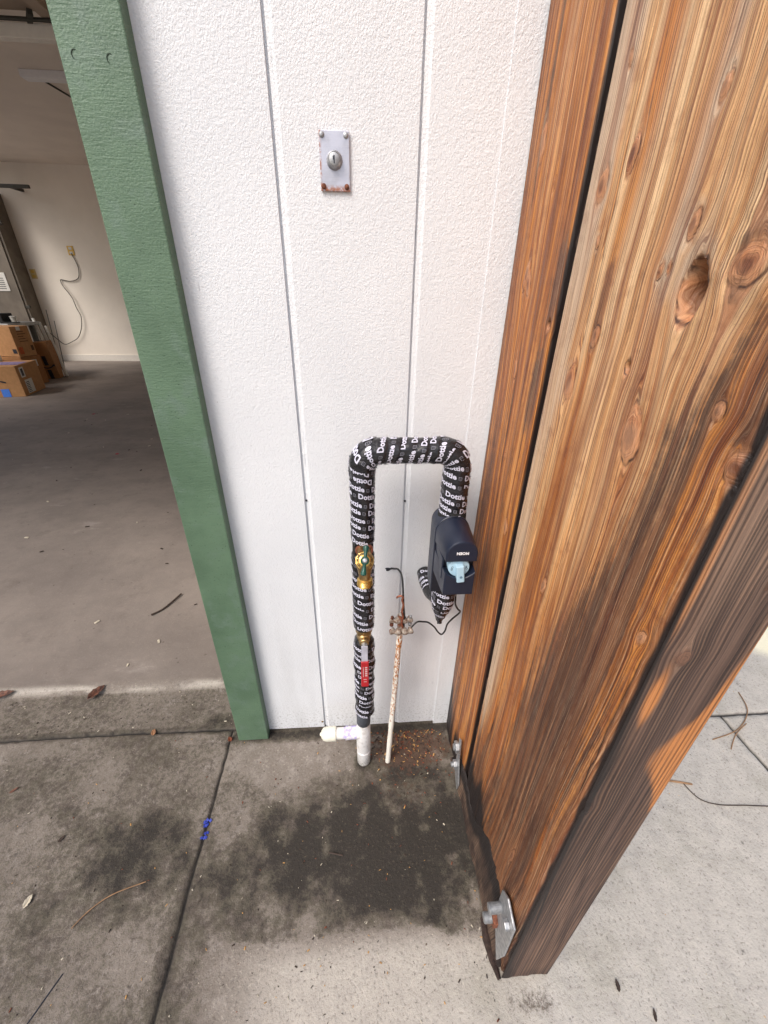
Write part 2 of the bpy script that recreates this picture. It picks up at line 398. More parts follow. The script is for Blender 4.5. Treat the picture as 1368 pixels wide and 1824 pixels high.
def mat_primer():
    q = NM('pvc_with_purple_primer', .38); n = q.noise(90, 5, .7)
    x = q.xyz()[0]
    c = q.mix(q.mr(n, .45, .7), (.80, .78, .74, 1), (.66, .64, .58, 1))
    f = q.ma('MULTIPLY', q.mr(n, .40, .55), q.mr(x, -.052, -.040)); f = q.ma('MULTIPLY', f, q.mr(x, -.008, -.016))
    q.col(q.mix(q.ma('MULTIPLY', f, .75), c, lin(166, 150, 226))); return q.m
M['primer'] = mat_primer()
M['cap'] = simple('yellowed_pvc', (.78, .76, .64, 1), .4, var=.08, sc=60)
M['greyfoam'] = simple('grey_sleeve', lin(74, 78, 86), .6, var=.1, sc=60)
M['foam'] = simple('black_foam', (.014, .014, .015, 1), .85, var=.2, sc=200, bump=.0006, bs=900)
M['navy'] = simple('navy_plastic', lin(27, 34, 52), .34, var=.06, sc=20, bump=.0001, bs=1800)
M['navyd'] = simple('dark_navy_plastic', lin(16, 20, 34), .4, var=.06, sc=20)
M['knobw'] = simple('pale_blue_plastic', lin(176, 208, 226), .35, var=.04, sc=20)
M['ink'] = simple('black_ink', (.015, .018, .03, 1), .5)
M['white'] = simple('white_print', (.85, .85, .88, 1), .4, var=.02)
M['cable'] = simple('black_cable', (.016, .016, .016, 1), .4, var=.1)
M['rust'] = simple('rusty_steel', lin(126, 74, 50), .8, var=.25, sc=240, bump=.0006, bs=600, c2=lin(84, 46, 32))
def mat_rustpaint():
    q = NM('white_paint_over_rust', .5)
    z = q.xyz()[2]
    n = q.noise(1, 6, .72, q.mp((190, 190, 85)))
    amt = q.mr(z, .02, .36, .345, .50)
    f = q.mr(q.ma('SUBTRACT', n, q.ma('SUBTRACT', 1.0, amt)), -.03, .03)
    f = q.ma('MULTIPLY', f, q.mr(z, .47, .44))
    rc = q.mix(q.mr(q.noise(500, 3), .4, .6), lin(196, 126, 58), lin(140, 80, 40))
    q.col(q.mix(f, (.76, .73, .66, 1), rc)); q.bump(n, .0010, .6); return q.m
M['rustpaint'] = mat_rustpaint()
def mat_plate():
    q = NM('rust_stained_stainless_plate', .42, .75)
    x, y, z = q.xyz()
    n = q.noise(60, 5, .6); st = q.noise(1, 4, .6, q.mp((40, 40, 900)))
    c = q.mix(q.mr(n, .35, .65), (.60, .60, .68, 1), (.50, .50, .56, 1))
    c = q.mix(q.ma('MULTIPLY', q.mr(st, .4, .6), .15), c, (.72, .72, .76, 1))
    r = q.ma('MULTIPLY', q.mr(z, 1.264, 1.256), q.mr(q.noise(210, 4, .6), .36, .56))
    e = q.ma('MAXIMUM', q.mr(x, -.0395, -.0425), q.mr(z, 1.2585, 1.2562))
    e = q.ma('MULTIPLY', e, q.mr(q.noise(160, 4, .6), .40, .60))
    f = q.ma('MAXIMUM', r, q.ma('MULTIPLY', e, .8))
    q.col(q.mix(f, c, lin(158, 96, 62))); q.l(q.ma('SUBTRACT', .75, q.ma('MULTIPLY', f, .7)), q.p.inputs['Metallic']); return q.m
M['plate'] = mat_plate()
M['card'] = simple('cardboard', lin(186, 138, 92), .85, var=.07, sc=25, bump=.0005, bs=200)
M['cardd'] = simple('darker_cardboard', lin(160, 112, 68), .85, var=.07, sc=25)
M['blue'] = simple('blue_tape', lin(74, 132, 232), .5, var=.05)
M['teal'] = simple('teal_package', lin(30, 150, 176), .4, var=.1)
M['paper'] = simple('paper_label', (.70, .68, .63, 1), .6, var=.04)
M['cab'] = simple('dark_cabinet_paint', lin(112, 102, 90), .6, var=.12, sc=6)
M['metal'] = mat_brass('bench_top_metal', (.42, .42, .42, 1), (.32, .32, .32, 1), .38)
M['bar'] = simple('dark_metal_bar', lin(70, 68, 62), .5, .3)
M['ivory'] = simple('ivory_plastic', lin(214, 190, 132), .45, var=.05)
M['ivoryd'] = simple('yellow_outlet_plastic', lin(222, 182, 84), .45, var=.05)
M['door'] = simple('garage_door_panel', lin(168, 150, 134), .7, var=.05, sc=8)
M['doorw'] = simple('frosted_door_pane', lin(244, 222, 186), .3, var=.03)
M['leaf'] = simple('dry_leaf', lin(112, 70, 52), .7, var=.3, sc=120, c2=lin(60, 38, 30))
M['leafl'] = simple('tan_leaf', lin(168, 122, 88), .7, var=.3, sc=120)
M['twig'] = simple('dry_twig', lin(74, 60, 52), .8, var=.2)
M['needle'] = simple('pine_needle', lin(150, 116, 84), .7, var=.15)
M['bluechip'] = simple('blue_paint_chip', lin(58, 78, 190), .6, var=.3, sc=300)
M['petal'] = simple('red_petal', lin(170, 26, 52), .6, var=.2)
M['bits'] = simple('rust_coloured_bits', lin(128, 66, 40), .8, var=.35, sc=90, c2=lin(72, 42, 30))
M['bitl'] = simple('pale_bits', lin(206, 196, 176), .7, var=.2, sc=90)
M['bitd'] = simple('dark_bits', lin(58, 44, 36), .8, var=.2, sc=90)
M['bity'] = simple('straw_bits', lin(196, 150, 88), .7, var=.2, sc=90)

# ================================================================== GROUND
JX, JY, RJX, RJY = -.374, .0154, 1.109, -.0254
def axis(dense0, dense1, step, extra, far):
    a = np.arange(dense0, dense1, step)
    for e, w in extra:
        a = a[np.abs(a-e) > w*1.6]; a = np.concatenate([a, [e-w, e-w*.55, e, e+w*.55, e+w]])
    out = []; s = step; q = dense0
    while q > -far: s *= 1.35; q -= s; out.append(q)
    s = step; q = dense1
    while q < far: s *= 1.35; q += s; out.append(q)
    return np.unique(np.concatenate([a, out]))
XS = axis(-1.3, 1.7, .0065, [(JX, .005), (RJX, .007)], 60)
YS = axis(-.85, .45, .006, [(JY, .005), (RJY, .006)], 60)
X, Y = np.meshgrid(XS, YS, indexing='ij')
wob = lambda t, s: (vn(t*9, 0*t, s)-.5)*.006+(vn(t*60, 0*t, s+5)-.5)*.003
j1 = np.exp(-((X-JX-wob(Y, 3)*.6)/.0034)**2)*(Y < JY)
j2 = np.exp(-((Y-JY-wob(X, 4)*.6)/.0032)**2)*(X < JX+.012)
j3 = np.exp(-((X-RJX-wob(Y, 6)*.5)/.0045)**2)*(Y < RJY)
j4 = np.exp(-((Y-RJY-wob(X, 7)*.5)/.0042)**2)*(X > .36)
joint = np.maximum.reduce([j1, j2, j3, j4])
ingar = sst(-.30, -.34, X)*np.ones_like(Y)
rise = sst(.150, .195, Y)*ingar
Z = -.0065*joint + .014*rise + (fbm(X*30, Y*30, 11, 3)-.5)*.0016 + .004*np.exp(-((Y-.172)/.013)**2)*ingar*(.6+.8*fbm(X*14, Y*40, 21, 3))
pit = (vn(X*55, Y*55, 31) > .86)*(Y > .02)*(Y < .15)*(X < -.36)
Z = Z-.0025*pit
def G(cx, cy, rx, ry, p=1.): return np.exp(-(((X-cx)/rx)**2+((Y-cy)/ry)**2)**p)
nz = fbm(X*9, Y*9, 51, 5)-.5; nz2 = fbm(X*34, Y*34, 61, 4)-.5
yb = -.432+.018*np.sin(X*17+1.1)+.03*nz+.012*nz2+.05*sst(-.05, -.3, X)*0
dark = np.maximum.reduce([1.15*G(.09, -.31, .26, .17, 1.8), .85*G(-.15, -.30, .20, .13, 1.3), .78*G(-.50, -.28, .20, .14, 1.1),
        .72*G(-.29, -.36, .12, .16, 1.2), .78*G(.16, -.14, .20, .13, 1.3), .55*G(-.335, -.52, .06, .2, 1), .5*G(-.72, -.20, .14, .08, 1), .45*G(-.66, -.36, .16, .1, 1)])
cut = sst(-.014, .012, Y-yb)
cut = np.where(X < -.22, 1-(1-cut)*sst(-.34, -.22, X), cut)
cut = np.where(X > .26, 0, cut)
dark = dark*cut
clean = G(-.20, -.075, .19, .060, 2.)
dark = dark*(1-.9*clean)
dark = dark*(.80+.45*fbm(X*13+5, Y*13, 57, 4)+1.5*nz+1.3*nz2)
# darker tone along the garage joint, along the wall foot and at the trim
dark = np.maximum(dark, .75*np.exp(-((Y-.022)/.012)**2)*(X < -.36)*(.5+fbm(X*20, Y*20, 71)))
dark = np.maximum(dark, .9*G(-.42, .035, .07, .045)); dark = np.maximum(dark, .95*np.exp(-((Y+.012)/.022)**2)*(X > -.37)*(X < .26))
dark = np.maximum(dark, .42*sst(.012, .03, Y)*sst(.165, .15, Y)*(X < -.34)*(.5+fbm(X*6, Y*6, 81)))
dark = np.maximum(dark, .46*(X < .25)*(Y < .012)*(.85+1.6*nz)*(1-.9*clean)*np.where(X > -.34, sst(-.46, -.42, Y-.03*nz), 1.))
dark = np.maximum(dark, .75*G(-.375, -.45, .035, .35, 1.2))
dark = np.maximum(dark, .9*G(.0055, -.10, .030, .030, 2)); dark = np.maximum(dark, .9*G(.07, -.106, .017, .017, 2))
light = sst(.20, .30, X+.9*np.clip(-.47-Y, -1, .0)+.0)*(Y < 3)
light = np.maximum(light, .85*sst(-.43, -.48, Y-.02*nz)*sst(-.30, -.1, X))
dark = dark+.10*(dark > .3)*(X < .26)*(X > -.3)*(Y < .0)
dark = np.where(X > .27, .10*(fbm(X*5, Y*5, 91)), dark)
dark = np.maximum(dark, .45*G(.30, -.545, .05, .018))
rust = .95*G(.15, -.065, .13, .055, 1.4)+.5*G(.10, -.17, .12, .09)+.6*G(.30, -.545, .06, .02)+.4*G(-.05, -.03, .08, .03)
ridge = np.exp(-((Y-.172)/.012)**2)*ingar
lite2 = ridge*sst(.42, .6, fbm(X*10, Y*40, 23, 4))
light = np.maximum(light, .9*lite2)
floor = sst(.16, .20, Y)*ingar*(1-.4*lite2)
painted_sun = sst(-.06, .06, (X-1.50)*.8+(Y-.17)*1.0+.06*nz)*(Y > 0)*(X > .8)  # sunlit ground at far right, painted in as a pale yellow patch
ground = grid('ground', np.stack([X, Y, Z], -1), M['ground'], None, dict(dark=dark, rust=rust, light=light, floor=floor, joint=np.clip(joint*1.2, 0, 1)**1.5, painted_sun=painted_sun))
tag(ground, kind='structure')

# ================================================================== GARAGE (building)
gar = thing('garage', (-.05, 0, 0), 'garage with white grooved siding, green door post and cream interior behind the open door', 'garage')
# siding with real grooves
sx0, sx1, top = -.268, .2145, 2.9
gl = [-.102, .1012]
xs = [sx0]; ys = [0.]
for g in gl:
    for dx, dy in [(-.0054, 0), (-.0050, .0062), (-.0022, .0064), (-.0014, .0026), (.0040, .0016), (.0080, .0)]:
        xs.append(g+dx); ys.append(dy)
xs.append(sx1); ys.append(0.)
xx = []; yy = []
for i in range(len(xs)-1):
    n = max(1, int((xs[i+1]-xs[i])/.02)); 
    for k in range(n): t = k/n; xx.append(xs[i]*(1-t)+xs[i+1]*t); yy.append(ys[i]*(1-t)+ys[i+1]*t)
xx.append(xs[-1]); yy.append(ys[-1])
zz = np.concatenate([[.010, .0101], np.arange(.03, top, .03)])
XX, ZZ = np.meshgrid(np.array(xx), zz, indexing='ij'); YY = np.repeat(np.array(yy)[:, None], len(zz), 1).copy()
YY += (fbm(XX*3, ZZ*2, 5, 2)-.5)*.002*(YY < .001)
ZB = ZZ.copy(); ZB[:, 0] += (vn(XX[:, 0]*60, XX[:, 0]*0, 3)-.5)*.004
YY[:, 0] = .012
sid = grid('siding', np.stack([XX, YY, ZB], -1), M['siding'], gar)
sid.data.polygons.foreach_set('use_smooth', [False]*len(sid.data.polygons))
MB().b2(-.30, .24, .013, .15, -.05, top).build('foundation', M['under'], gar)
# corner trim board: a narrow strip proud of the siding
n = 90; zt = np.linspace(-.006, top, n)
mb = MB()
mb.b2(.2145, .2620, -.0016, .06, -.004, top); mb.build('corner_trim', M['siding'], gar)
# green casing
tr = MB(); tr.b2(-.3489, -.2655, -.0236, .10, .0015, top)
trim = tr.build('door_casing', M['green'], gar, bevel=.002)
gdk = simple('shadowed_paint_crack', lin(36, 58, 42), .7)
for (x, z) in [(-.3301, 1.3741), (-.2898, 1.3719)]:
    tp = MB(); tp.tube([(x+.0042*math.cos(a_), -.0236, z+.0046*math.sin(a_)) for a_ in np.linspace(.9, 4.3, 16)], [.0002+.0006*math.sin(math.pi*k/15) for k in range(16)], 6)
    par(tp.build('filled_nail_hole', gdk), trim)

sh = MB(); sh.b2(-.34, -.30, .10, .28, .0, top); sh.build('door_jamb', M['green'], gar)
# interior
FY = 7.09; LX = -6.6; CZ = 2.718
MB().b2(LX, 4.3, FY, FY+.12, -.05, CZ+.05).build('rear_wall', M['inner'], gar)
sw = MB().b2(LX-.12, LX, .1, .5, -.05, CZ+.05); sw.b2(LX-.12, LX, 6.8, FY+.12, -.05, CZ+.05); sw.b2(LX-.12, LX, .5, 6.8, 2.6, CZ+.05)
sw.build('side_wall', M['inner'], gar)     # wide side opening, added out of view to let daylight in
MB().b2(-.302, -.262, .28, FY, -.05, CZ).build('side_wall', M['inner'], gar)
cm = MB().b2(-5.4, .24, .15, FY+.12, CZ, CZ+.14); cm.b2(LX-.12, -5.4, .15, 1.2, CZ, CZ+.14); cm.b2(LX-.12, -5.4, 6.6, FY+.12, CZ, CZ+.14); cm.b2(LX-.12, LX+.05, 1.2, 6.6, CZ, CZ+.14)
cm.build('ceiling', M['ceil'], gar)        # unseen roof opening on the left, added to brighten the interior
MB().b2(LX-.12, -.3485, .012, .14, 2.30, top).build('header', M['siding'], gar)
MB().b2(LX, -5.25, .014, .13, -.02, 2.30).build('front_wall', M['siding'], gar)
MB().b2(LX, -.305, FY-.014, FY, 0, .115).build('baseboard', M['basew'], gar)
MB().b2(.13, .2525, .0605, FY, -.02, top).build('outer_side_wall', M['siding'], gar)

# raised garage door
gd = thing('garage_door', (-2.6, 1.2, 2.2), 'raised panelled garage door hanging open under the ceiling', 'garage door')
MB().b2(-5.1, -.50, .10, 2.06, 2.235, 2.262).build('panel', M['door'], gd)
for x in (-1.62, -1.36, -2.4, -.8, -3.2, -4.0, -4.8):
    MB().b2(x-.03, x+.03, .12, 2.06, 2.205, 2.2345).build('stile', M['door'], gd, bevel=.003)
MB().b2(-5.1, -.50, 2.061, 2.105, 2.148, 2.200).build('strut', M['basew'], gd, bevel=.003)
MB().tube([(-5.1, 2.03, 2.197), (-.5, 2.03, 2.197)], .008, 10).build('tie_rod', M['bar'], gd)
for y in (.7, 1.3): MB().b2(-5.1, -.50, y-.03, y+.03, 2.215, 2.2346).build('rail', M['door'], gd)
MB().b2(-2.2, -1.66, 1.60, 1.98, 2.228, 2.2345).build('pane', M['doorw'], gd)
hb = MB(); hb.box((-1.44, 2.03, 2.205), (.02, .10, .02), Matrix.Rotation(R(35), 3, 'Z')); hb.build('hinge', M['bar'], gd)

lf = thing('ceiling_light', (-2.1, 4.15, CZ), 'long pale light fixture, unlit, on the garage ceiling', 'light fixture')
MB().b2(-2.73, -1.5, 4.10, 4.20, CZ-.05, CZ-.001).build('housing', M['white'], lf, bevel=.006)
tag(MB().tube([(-2.66, 4.25, CZ-.004), (-2.62, 4.63, CZ-.004), (-2.3, 6.6, CZ-.004)], .008, 8).build('ceiling_conduit', M['bar']), 'thin dark conduit across the garage ceiling behind the light', 'conduit')

# outlets and cord on the rear wall
def outlet(x, z, w, h, mat, label):
    t = thing('wall_outlet', (x, FY, z), label, 'outlet', 'outlets on the rear garage wall')
    MB().b2(x-w/2, x+w/2, FY-.008, FY-.0005, z-h/2, z+h/2).build('cover_plate', mat, t, bevel=.003)
    for s in (-1, 1): MB().b2(x-w*.25, x+w*.25, FY-.012, FY-.0079, z+s*h*.24-h*.14, z+s*h*.24+h*.14).build('socket', M['paper'] if mat is M['ivoryd'] else M['ivoryd'], t, bevel=.002)
outlet(-4.433, 1.655, .095, .125, M['ivoryd'], 'yellow outlet with a cord plugged in, high on the rear wall')
outlet(-5.115, 1.327, .09, .135, M['ivory'], 'tan outlet plate, lower and left of the one with the cord')
cp = [(-4.433, 1.62), (-4.40, 1.50), (-4.395, 1.40), (-4.44, 1.28), (-4.56, 1.235), (-4.66, 1.245), (-4.725, 1.25), (-4.70, 1.16), (-4.62, 1.0), (-4.60, .85), (-4.57, .72), (-4.62, .55), (-4.72, .40), (-4.84, .33), (-4.98, .285), (-5.08, .37), (-5.20, .50), (-5.34, .585), (-5.45, .60)]
def smooth_path(pts, sub=6):
    P = [Vector(p) for p in pts]; out = []
    for i in range(len(P)-1):
        a = P[max(i-1, 0)]; b = P[i]; c = P[i+1]; d = P[min(i+2, len(P)-1)]
        for k in range(sub):
            t = k/sub
            out.append(.5*((2*b)+(-a+c)*t+(2*a-5*b+4*c-d)*t*t+(-a+3*b-3*c+d)*t**3))
    out.append(P[-1]); return out
tag(MB().tube(smooth_path([(x, FY-.014-.02*(i > 6), z) for i, (x, z) in enumerate(cp)], 5), .006, 6).build('extension_cord', simple('grey_cord', lin(74, 66, 58), .6)), 'thin dark cord looping down the rear wall from the outlet', 'cord')

# bars of a wall rack
for nm, (x1, z, x0, lab) in enumerate([(-4.58, 2.405, -6.55, 'dark metal bar high on the rear wall, topmost of three'),
                        (-5.127, 1.972, -6.55, 'short end of the middle grey bar at the photo edge'),
                        (-5.157, .868, -6.55, 'grey bar low on the wall just above the workbench')]):
    b = MB().b2(x0, x1, FY-.30, FY-.262, z-.03, z+.012); 
    b.b2(x0, x0+.04, FY-.262, FY-.001, z-.03, z+.012); b.b2(x1-.3, x1-.26, FY-.262, FY-.001, z-.028, z+.008)
    # moved closer: scale about the wall keeps its place on it
    o = b.build('rack_bar', M['bar'], bevel=.003); tag(o, lab, 'metal bar', 'bars mounted on the rear garage wall')

# cabinet, bench and clutter at left
cb = thing('storage_cabinet', (-5.6, 6.95, 0), 'tall dark storage cabinet against the rear wall behind the boxes', 'cabinet')
MB().b2(-6.25, -5.185, 6.80, 7.085, .012, 2.35).build('cabinet_body', M['cab'], cb, bevel=.006)
MB().b2(-6.20, -5.74, 6.78, 6.799, .1, 2.3).build('door', M['cab'], cb, bevel=.004)
MB().b2(-5.70, -5.22, 6.78, 6.799, .1, 2.3).build('door', M['cab'], cb, bevel=.004)
pp = MB().b2(-5.56, -5.34, 6.772, 6.7785, 1.08, 1.33)
for k in range(6): pp.b2(-5.53, -5.38, 6.7705, 6.7719, 1.11+k*.028, 1.118+k*.028, mi=1)
tag(pp.build('notice', [M['paper'], M['ink']]), 'white paper notice with dark lines stuck to the dark cabinet', 'paper notice')
wb = thing('workbench', (-4.8, 5.4, 0), 'metal topped workbench behind the cardboard boxes', 'workbench')
MB().b2(-5.9, -4.37, 5.15, 5.72, .682, .722).build('bench_top', M['metal'], wb, bevel=.004)
for x in (-5.85, -4.45):
    for y in (5.2, 5.66): MB().b2(x-.025, x+.025, y-.025, y+.025, .012, .6815).build('leg', M['bar'], wb)
t = thing('tool_case', (-4.62, 5.45, .723), 'black case standing on the workbench', 'case')
MB().b2(-4.86, -4.565, 5.35, 5.55, .7235, .83).build('case_body', M['foam'], t, bevel=.008); MB().b2(-4.76, -4.66, 5.33, 5.349, .80, .815).build('handle', M['bar'], t)
t = thing('plastic_tub', (-4.51, 5.5, .723), 'small pale tub beside the black case', 'tub')
MB().lathe((-4.505, 5.46, .7235), (0, 0, 1), [(0, .028), (.06, .033), (.062, .036), (.072, .036), (.074, .01)], 20).build('tub_body', M['paper'], t, smooth=True)
t = thing('round_jar', (-4.63, 5.6, .83), 'round white jar lid above the black case', 'jar')
MB().lathe((-4.68, 5.46, .8315), (0, 0, 1), [(0, .035), (.05, .040), (.055, .043), (.085, .043), (.09, .03)], 24).build('jar_body', M['paper'], t, smooth=True)
tag(MB().box((-4.46, 5.33, .728), (.17, .10, .010), Matrix.Rotation(R(12), 3, 'Z')).build('flat_tool', M['foam'], bevel=.003), 'flat black tool at the right end of the workbench', 'tool')
for i in range(3):
    a = Vector((-4.21+i*.035, 5.52+.02*i, .02)); b = Vector((-4.42+i*.045, 5.70+.03*i, .76-.05*i))
    tag(MB().tube([a, b], .018, 10).build('white_tube', M['paper']), ['pale tube leaning at the bench end, nearest the workbench', 'middle pale tube of three leaning at the bench end', 'pale tube leaning at the bench end, nearest the standing box'][i], 'tube', 'tubes leaning by the workbench')
for i in range(2):
    tag(MB().tube([(-4.32+i*.05, 5.75, .02), (-4.34+i*.06, 5.9, .86-.14*i)], .005, 6).build('thin_rod', M['bar']), ['tall thin rod leaning behind the boxes', 'shorter thin rod leaning behind the boxes'][i], 'rod', 'rods leaning behind the boxes')

def carton(name, c, dx, dy, dz, rz, label, mat, tilt=0.):
    t = thing(name, c, label, 'box', 'cardboard boxes on the garage floor')
    t.rotation_euler = (0, tilt, rz)
    def P(mb, nm, mt, bevel=0, pr=None):
        o = mb.build(nm, mt, bevel=bevel); o.parent = pr or t; return o
    body = P(MB().b2(-dx, 0, 0, dy, 0, dz), 'carton', mat, .004)
    return t, P
# front lower box: right-front bottom corner at (-3.827, 4.27)
t1, P1 = carton('cardboard_box', (-3.827, 4.27, .014), .52, .50, .335, R(11), 'front cardboard box with blue tape and a curved arrow, lowest in the pile', M['card'])
P1(MB().b2(-.42, -.34, -.0035, -.001, .20, .3345).b2(-.42, -.34, .0, .07, .3355, .3375), 'tape', M['blue'])
P1(MB().b2(-.22, -.14, -.0035, -.001, .002, .09), 'tape', M['blue'])
arc = [(-.5+.36*k/14, .16+.035*math.sin(math.pi*k/14)) for k in range(15)]
def strip(path, w, y):
    mb = MB()
    for (a, b), (c, d) in zip(path[:-1], path[1:]):
        dx, dz = c-a, d-b; L = math.hypot(dx, dz); nx, nz_ = -dz/L*w/2, dx/L*w/2
        mb.add([(a+nx, y, b+nz_), (c+nx, y, d+nz_), (c-nx, y, d-nz_), (a-nx, y, b-nz_), (a+nx, y+.001, b+nz_), (c+nx, y+.001, d+nz_), (c-nx, y+.001, d-nz_), (a-nx, y+.001, b-nz_)],
               [(0,1,2,3),(4,7,6,5),(0,4,5,1),(2,6,7,3),(1,5,6,2),(0,3,7,4)])
    return mb
P1(strip(arc, .016, -.0025), 'printed_arrow', M['ink'])
lb = MB().b2(.001, .003, .06, .15, .20, .31); lb.b2(.003, .0035, .08, .13, .215, .295, mi=1); P1(lb, 'label', [M['paper'], M['ink']])
lb = MB().b2(.001, .003, .09, .25, .02, .17)
for k in range(7): lb.b2(.003, .0035, .10, .17, .03+k*.018, .038+k*.018, mi=1)
P1(lb, 'label', [M['paper'], M['ink']])
P1(MB().b2(-.30, -.02, .12, .34, .3355, .339), 'envelope', simple('lilac_paper', lin(140, 126, 170), .6))
# box under the upper one
t3, P3 = carton('cardboard_box', (-4.185, 4.89, .014), .62, .27, .345, R(-12), 'cardboard box mostly hidden behind the front box, carrying the upper one', M['cardd'])
P3(MB().b2(.001, .0025, .08, .2, .22, .30), 'label', M['paper'])
# upper box
t2, P2 = carton('cardboard_box', (-4.19, 4.90, .3625), .60, .245, .345, R(-12), 'upper cardboard box with an orange patch and small print on its side', M['card'])
P2(MB().b2(.001, .003, .02, .075, .03, .11), 'orange_label', simple('orange_print', lin(196, 96, 50), .7))
mk = MB()
for k in range(5): mk.b2(.001, .002, .07, .07+.11-.02*(k % 3), .17+k*.028, .178+k*.028)
mk.b2(.001, .002, .19, .225, .06, .12); P2(mk, 'printed_text', simple('brown_ink', lin(96, 66, 40), .8))
P2(MB().b2(-.07, -.015, -.0025, -.001, .04, .09), 'recycling_mark', M['ink']); P2(MB().b2(.001, .003, .08, .13, .30, .344), 'tape', M['paper'])
# leaning box
t4, P4 = carton('cardboard_box', (-4.14, 5.42, .02), .27, .22, .475, R(14), 'upright cardboard box with a black tape strip and a smile shaped arrow', M['cardd'], R(-5))
P4(MB().b2(-.118, -.072, -.003, -.001, .0, .12).b2(-.118, -.072, -.003, -.001, .18, .30), 'tape', M['ink'])
P4(strip([(-.16+.15*k/10, .165-.028*math.sin(math.pi*k/10)+.012*k/10) for k in range(11)], .014, -.0042), 'printed_arrow', M['ink'])
P4(strip([(-.035, .172), (-.008, .182), (-.013, .155)], .009, -.0055), 'arrow_head', M['ink'])
t = thing('package', (-4.33, 4.62, .36), 'teal and white flat package standing at the photo edge', 'package')
MB().b2(-4.60, -4.225, 4.60, 4.66, .345, .62).build('package_border', M['paper'], t, bevel=.008); MB().b2(-4.585, -4.243, 4.596, 4.5995, .362, .603).build('package_front', M['teal'], t)

# ================================================================== TIMBER COLUMN
col = thing('timber_column', (.298, -.255, 0), 'tall rough sawn timber column of two thick beams bolted against the garage corner', 'timber column')
WX, WXR, WF = .2529, .3437, -.5122
KN = [ # y, z, half width, half height, kind (k knot, h hole, s small)
 (-.2402, 1.2244, .012, .020, 'k'), (-.2835, 1.2379, .0095, .019, 'k'), (-.2544, 1.1753, .004, .008, 's'), (-.262, 1.0367, .013, .027, 'k'), (-.295, 1.0888, .009, .014, 'k'),
 (-.3615, 1.0685, .0055, .0085, 'h'), (-.3683, 1.1446, .0050, .0085, 'k'), (-.378, 1.1475, .0035, .006, 's'), (-.4110, 1.1300, .0135, .0225, 'H'), (-.3793, 1.2522, .006, .011, 'k'),
 (-.2425, 1.3146, .004, .008, 's'), (-.4541, 1.1450, .020, .016, 'k'), (-.3915, 1.174, .006, .013, 'k'), 
 (-.3954, 1.0157, .016, .040, 'k'), (-.3189, .776, .007, .018, 'k'), (-.4749, 1.0573, .008, .010, 'k'), (-.505, 1.0263, .011, .015, 'k'), (-.493, .8587, .007, .010, 'k'), 
 (-.31, 1.6, .015, .03, 'k'), (-.42, 1.75, .018, .03, 'k'), (-.27, 2.0, .012, .025, 'k'), (-.45, 2.2, .015, .03, 'k'),
 (-.4356, .2895, .006, .035, 'k')]
KN1 = [(-.0602, 1.3021, .009, .030, 'k'), (-.076, 1.155, .011, .022, 'k'), (-.088, 1.140, .010, .020, 'k'), (-.068, 1.14, .005, .012, 's'), (-.176, 1.0932, .0075, .0095, 'h'), (-.0912, 1.0252, .006, .020, 'k'),
 (-.1059, .8836, .004, .010, 's'), (-.1624, .7784, .007, .022, 'k'), (-.052, .2932, .006, .045, 'k'), (-.12, 1.25, .004, .012, 's'), (-.03, .55, .004, .02, 's'), (-.10, 1.7, .012, .03, 'k'), (-.14, 2.1, .010, .03, 'k')]
KF = [(.2761, .8555, .010, .012, 'k'), (.258, .61, .008, .012, 'k'), (.31, 1.3, .012, .02, 'k'), (.32, .93, .003, .006, 's')]
def fields(A, Zc, knots, seed, wob=1.):
    """A: coordinate across the board; returns warped grain coordinate and knot fields"""
    gu = A+wob*((fbm(A*3.2+7, Zc*1.1, seed, 2)-.5)*.075+(fbm(A*14, Zc*3.2, seed+3, 2)-.5)*.012)
    rho = np.full(A.shape, 9.); hole = np.zeros(A.shape); infl = np.zeros(A.shape)
    for i, (a0, z0, a, b, k) in enumerate(knots):
        if k != 'H': a *= .74; b *= (.66 if b > .03 else .78)
        dy = A-a0; dz = Zc-z0
        tiltk = .15*math.sin(i*2.3); dy = dy+dz*tiltk
        w = np.exp(-(dz/(b*2.1))**2)*np.exp(-np.abs(dy)/(a*3.0))
        gu = gu-dy/np.sqrt(dy*dy+(.35*a)**2)*a*.80*w
        r = np.sqrt((dy/a)**2+(dz/b)**2)+(fbm(A*110, Zc*70, seed+i, 3)-.5)*.45
        rho = np.minimum(rho, r)
        infl = np.maximum(infl, w)
        if k == 'h': hole = np.maximum(hole, sst(.95, .55, r)*.010)
        if k == 'H': hole = np.maximum(hole, sst(1.02, .70, np.sqrt((dy/a)**2+(dz/b)**2))*(.014+.034*sst(-.5, .7, dz/b-dy/a*.4)))
    return gu, rho, hole, infl
def ridges(gu, Zc, s): return (vn(gu*230, Zc*2.2, s)-.5)*.0009+(vn(gu*75, Zc*1.7, s+2)-.5)*.0022+(vn(gu*22, Zc*1.0, s+4)-.5)*.004
def zaxis(z1):
    return np.concatenate([np.arange(0, 1.46, .0035), np.arange(1.46, z1+.02, .02)])
ZA = zaxis(2.75)
def edge_round(A, a0, a1, r, d):
    """inward pull close to both long edges"""
    t0 = np.clip(1-(A-a0)/r, 0, 1); t1 = np.clip(1-(a1-A)/r, 0, 1)
    return (1-np.sqrt(1-t0**2+1e-9))*d+(1-np.sqrt(1-t1**2+1e-9))*d
